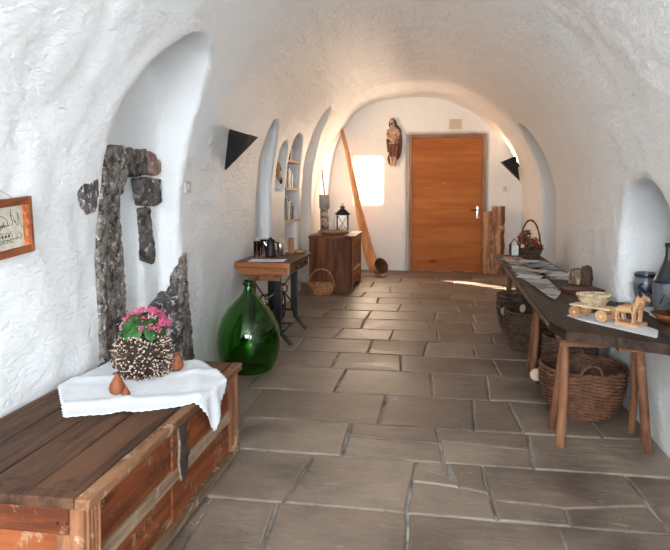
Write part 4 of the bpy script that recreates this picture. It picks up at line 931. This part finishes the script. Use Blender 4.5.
P = maple(.06); MB().add([(x, -.10, y + .12) for x, y in P] + [(0, -.115, .12)], [(i, (i + 1) % len(P), len(P)) for i in range(len(P))]).build('green_leaf', 'leaf_green', ab, label='single green leaf')
nl = thing('small_lantern', 'small white lantern with dark frame beside the autumn basket', 'lantern', (.86, 6.93, TZ + .024), R(10))
MB().box(-.05, .05, -.04, .04, 0, .008).box(-.048, -.042, -.04, .04, .0, .13).box(.042, .048, -.04, .04, 0, .13).tube([(-.045, 0, .13), (0, 0, .19), (.045, 0, .13)], .006, 6).build('frame', 'dark_iron', nl)
MB().box(-.04, .04, -.03, .03, .008, .12, bev=.008).build('shade', 'paper', nl)
for i, (x, y, mt) in enumerate(((.80, 6.70, 'orange'), (.92, 6.78, 'brown'))):
    o = bpy.data.objects.new('fallen_leaf', lms[2 if mt == 'orange' else 1]); COL.objects.link(o); o.location = (x, y, TZ + .035); o.rotation_euler = (.15, .1, i); tagit(o, f'loose {mt} leaf lying on the papers before the autumn basket', 'leaf')

# ------------------------------------------------------------------ toy horse cart on its white doily
do = [(.775, 3.80), (1.02, 3.93), (1.165, 3.47), (1.10, 3.29), (.83, 3.66)]
rim = []
for i in range(len(do)):
    a, b_ = Vector(do[i]), Vector(do[(i + 1) % len(do)]); s = max(2, int((b_ - a).length / .012)); nn = Vector(((b_ - a).y, -(b_ - a).x)).normalized()
    for k_ in range(s): rim.append(a.lerp(b_, k_ / s) + nn * (-.005 if k_ % 2 else .003))
c_ = sum(rim, Vector((0, 0))) / len(rim)
o = MB().prism([(p.x - c_.x, p.y - c_.y) for p in rim], .0025).build('doily', 'linen'); o.location = (c_.x, c_.y, TZ + .0005); tagit(o, 'small white doily under the toy horse cart', 'cloth')
wood('toy_wood', (.40, .20, .09), (.64, .38, .20), 'X', 2, .45); wood('toy_pale', (.60, .42, .25), (.78, .58, .38), 'X', 2, .45)
# local +X is the way the horses walk
tc = thing('toy_horse_cart', 'wooden toy cart drawn by two small wooden horses', 'toy', (1.02, 3.62, TZ + .0035), R(-42))
MB().box(-.005, .125, -.055, .055, 0, .018, bev=.003).build('base', 'toy_wood', tc)
def horse(y):
    h = MB(); S = 1.
    h.tube([(.005, y, .085), (.035, y, .088), (.075, y, .090), (.098, y, .098)], [.020, .023, .022, .019], 10)
    h.tube([(.092, y, .098), (.108, y, .128), (.112, y, .150)], [.020, .015, .012], 9).tube([(.106, y, .155), (.128, y, .147), (.147, y, .134)], [.014, .012, .009], 9)
    for s in (-1, 1):
        h.tube([(.112, y + s * .006, .160), (.110, y + s * .008, .178)], [.005, .002], 5)
        h.tube([(.092, y + s * .011, .085), (.094, y + s * .011, .050), (.090, y + s * .011, .016)], [.012, .008, .0085], 7)
        h.tube([(.008, y + s * .011, .085), (-.002, y + s * .011, .052), (.006, y + s * .011, .016)], [.014, .009, .0085], 7)
    h.tube([(-.012, y, .092), (-.024, y, .07), (-.022, y, .045)], [.007, .008, .004], 6)
    o = h.build('horse', 'toy_wood', tc); fuse(o, .0042, 2)
    MB().tube([(.090, y, .118), (.100, y, .140), (.103, y, .158)], [.006, .008, .004], 6).build('mane', 'dark_fabric', o)
    MB().tube([(.086 + .001 * i, y + .022 * math.cos(2 * PI * i / 12), .092 + .024 * math.sin(2 * PI * i / 12)) for i in range(12)], .003, 5, closed=True).build('harness', 'dark_fabric', o)
horse(-.036); horse(.036)
MB().tube([(-.26, 0, .052), (-.10, 0, .062), (.0, 0, .075), (.09, 0, .092)], .004, 6).build('shaft', 'toy_pale', tc)
MB().box(-.275, -.035, -.052, .052, .066, .075, bev=.002).build('cart_bed', 'toy_pale', tc)
for x in (-.235, -.075):
    MB().box(x - .010, x + .010, -.045, .045, .045, .066).build('bolster', 'toy_wood', tc); MB().tube([(x, -.068, .034), (x, .068, .034)], .004, 8).build('axle', 'toy_wood', tc)
    for y in (-.062, .062):
        wh = MB().tube([(x, y - .006, .034), (x, y + .006, .034)], .034, 24).build('wheel', 'toy_wood', tc); MB().tube([(x, y - .0095, .034), (x, y + .0095, .034)], .008, 10).build('hub', 'toy_pale', wh)
d_ = Vector((math.cos(R(-42)), math.sin(R(-42)))); bc = Vector((1.02, 3.62)) - d_ * .155
wb = thing('wicker_bowl', 'small straw-coloured wicker bowl riding on the toy cart', 'basket', (bc.x, bc.y, TZ + .0035 + .0755)); wicker(wb, .055, .088, .062, 'wicker_straw', 9, 18, rad=.0045, amp=.004, sy=.75); MB().lathe([(.05, .006), (.078, .055)], 20, sy=.75).build('lining', 'wicker_straw', wb)

# ------------------------------------------------------------------ stoneware in the wall niche
plain('stoneware', (.13, .14, .15), .35, 0, .12, 14, .2); plain('cobalt', (.008, .012, .03), .3, 0, .3, 20, .1); plain('dark_glaze', (.035, .038, .045), .3, 0, .4, 16, .2)
NZ = .66
sl = MB().box(1.185, 1.70, 3.46, 4.32, NZ - .05, NZ - .001).build('niche_sill', 'plank_top', WALL_R)
jp = [(0, 0), (.060, 0), (.066, .01), (.074, .06), (.090, .14), (.094, .18), (.084, .215), (.078, .225), (.083, .232), (.083, .265), (.077, .268), (.073, .262), (.073, .22), (.06, .02), (0, .015)]
jr = thing('stoneware_jar', 'grey stoneware jar with blue painted decoration, in the wall niche', 'jar', (1.335, 4.20, NZ), R(-110)); MB().lathe(jp, 36).build('body', 'stoneware', jr)
m_ = MB()
def on_body(a, z, off=.002):
    rr = np.interp(z, [q_[1] for q_ in jp[:9]], [q_[0] for q_ in jp[:9]]) + off; return (rr * math.cos(a), rr * math.sin(a), z)
for pts in ([(-.5, .10), (-.3, .16), (0, .14), (.3, .17), (.5, .12), (.1, .09), (-.5, .10)], [(-.2, .07), (0, .12), (.25, .08)], [(-.6, .14), (-.4, .18), (-.1, .19)], [(.2, .19), (.45, .18), (.6, .15)]):
    m_.tube([on_body(a, z) for a, z in pts], .010, 6, sx=.25)
m_.ball(on_body(.05, .135, -.004), .026, 10, 8, sc=(.4, 1.2, .8)); m_.build('painted_decoration', 'cobalt', jr)
MB().lathe([(.0845, .236), (.0865, .24), (.0865, .258), (.0845, .262)], 36).build('rim_band', 'cobalt', jr)
bt = thing('stoneware_bottle', 'tall stoneware bottle with a dark neck, at the right of the wall niche', 'bottle', (1.375, 3.93, NZ), R(-110))
bp = [(0, 0), (.075, 0), (.09, .03), (.10, .10), (.098, .17), (.092, .215)]; MB().lathe(bp, 36).build('body', 'stoneware', bt)
MB().lathe([(.092, .215), (.080, .245), (.058, .29), (.036, .335), (.024, .38), (.021, .43), (.027, .435), (.027, .455), (.018, .458), (.0, .456)], 32).build('neck', 'dark_glaze', bt)
MB().lathe([(.096, .205), (.098, .212), (.094, .222), (.091, .222)], 36).build('shoulder_band', 'cobalt', bt)
m_ = MB()
for pts in ([(-.5, .08), (-.2, .14), (.2, .10), (.5, .15)], [(-.3, .06), (0, .09), (.3, .05)]): m_.tube([(.101 * math.cos(a), .101 * math.sin(a), z) for a, z in pts], .010, 6, sx=.25)
m_.build('painted_decoration', 'cobalt', bt)
jr.scale = (.80,) * 3; bt.scale = (.86, .86, .93)
MB().tube([(.020, 0, .44), (.032, 0, .40), (.030, 0, .33)], .0022, 5).tube([(-.02, 0, .44), (-.032, 0, .40), (-.030, 0, .36)], .0022, 5).build('wire_clasp', 'steel', bt)
o = MB().lathe([(0, 0), (.05, 0), (.105, .05), (.098, .052), (.045, .012), (0, .010)], 28).build('wooden_bowl', 'cabinet_wood'); o.location = (1.31, 3.70, NZ); tagit(o, 'dark wooden bowl at the front of the wall niche', 'bowl')
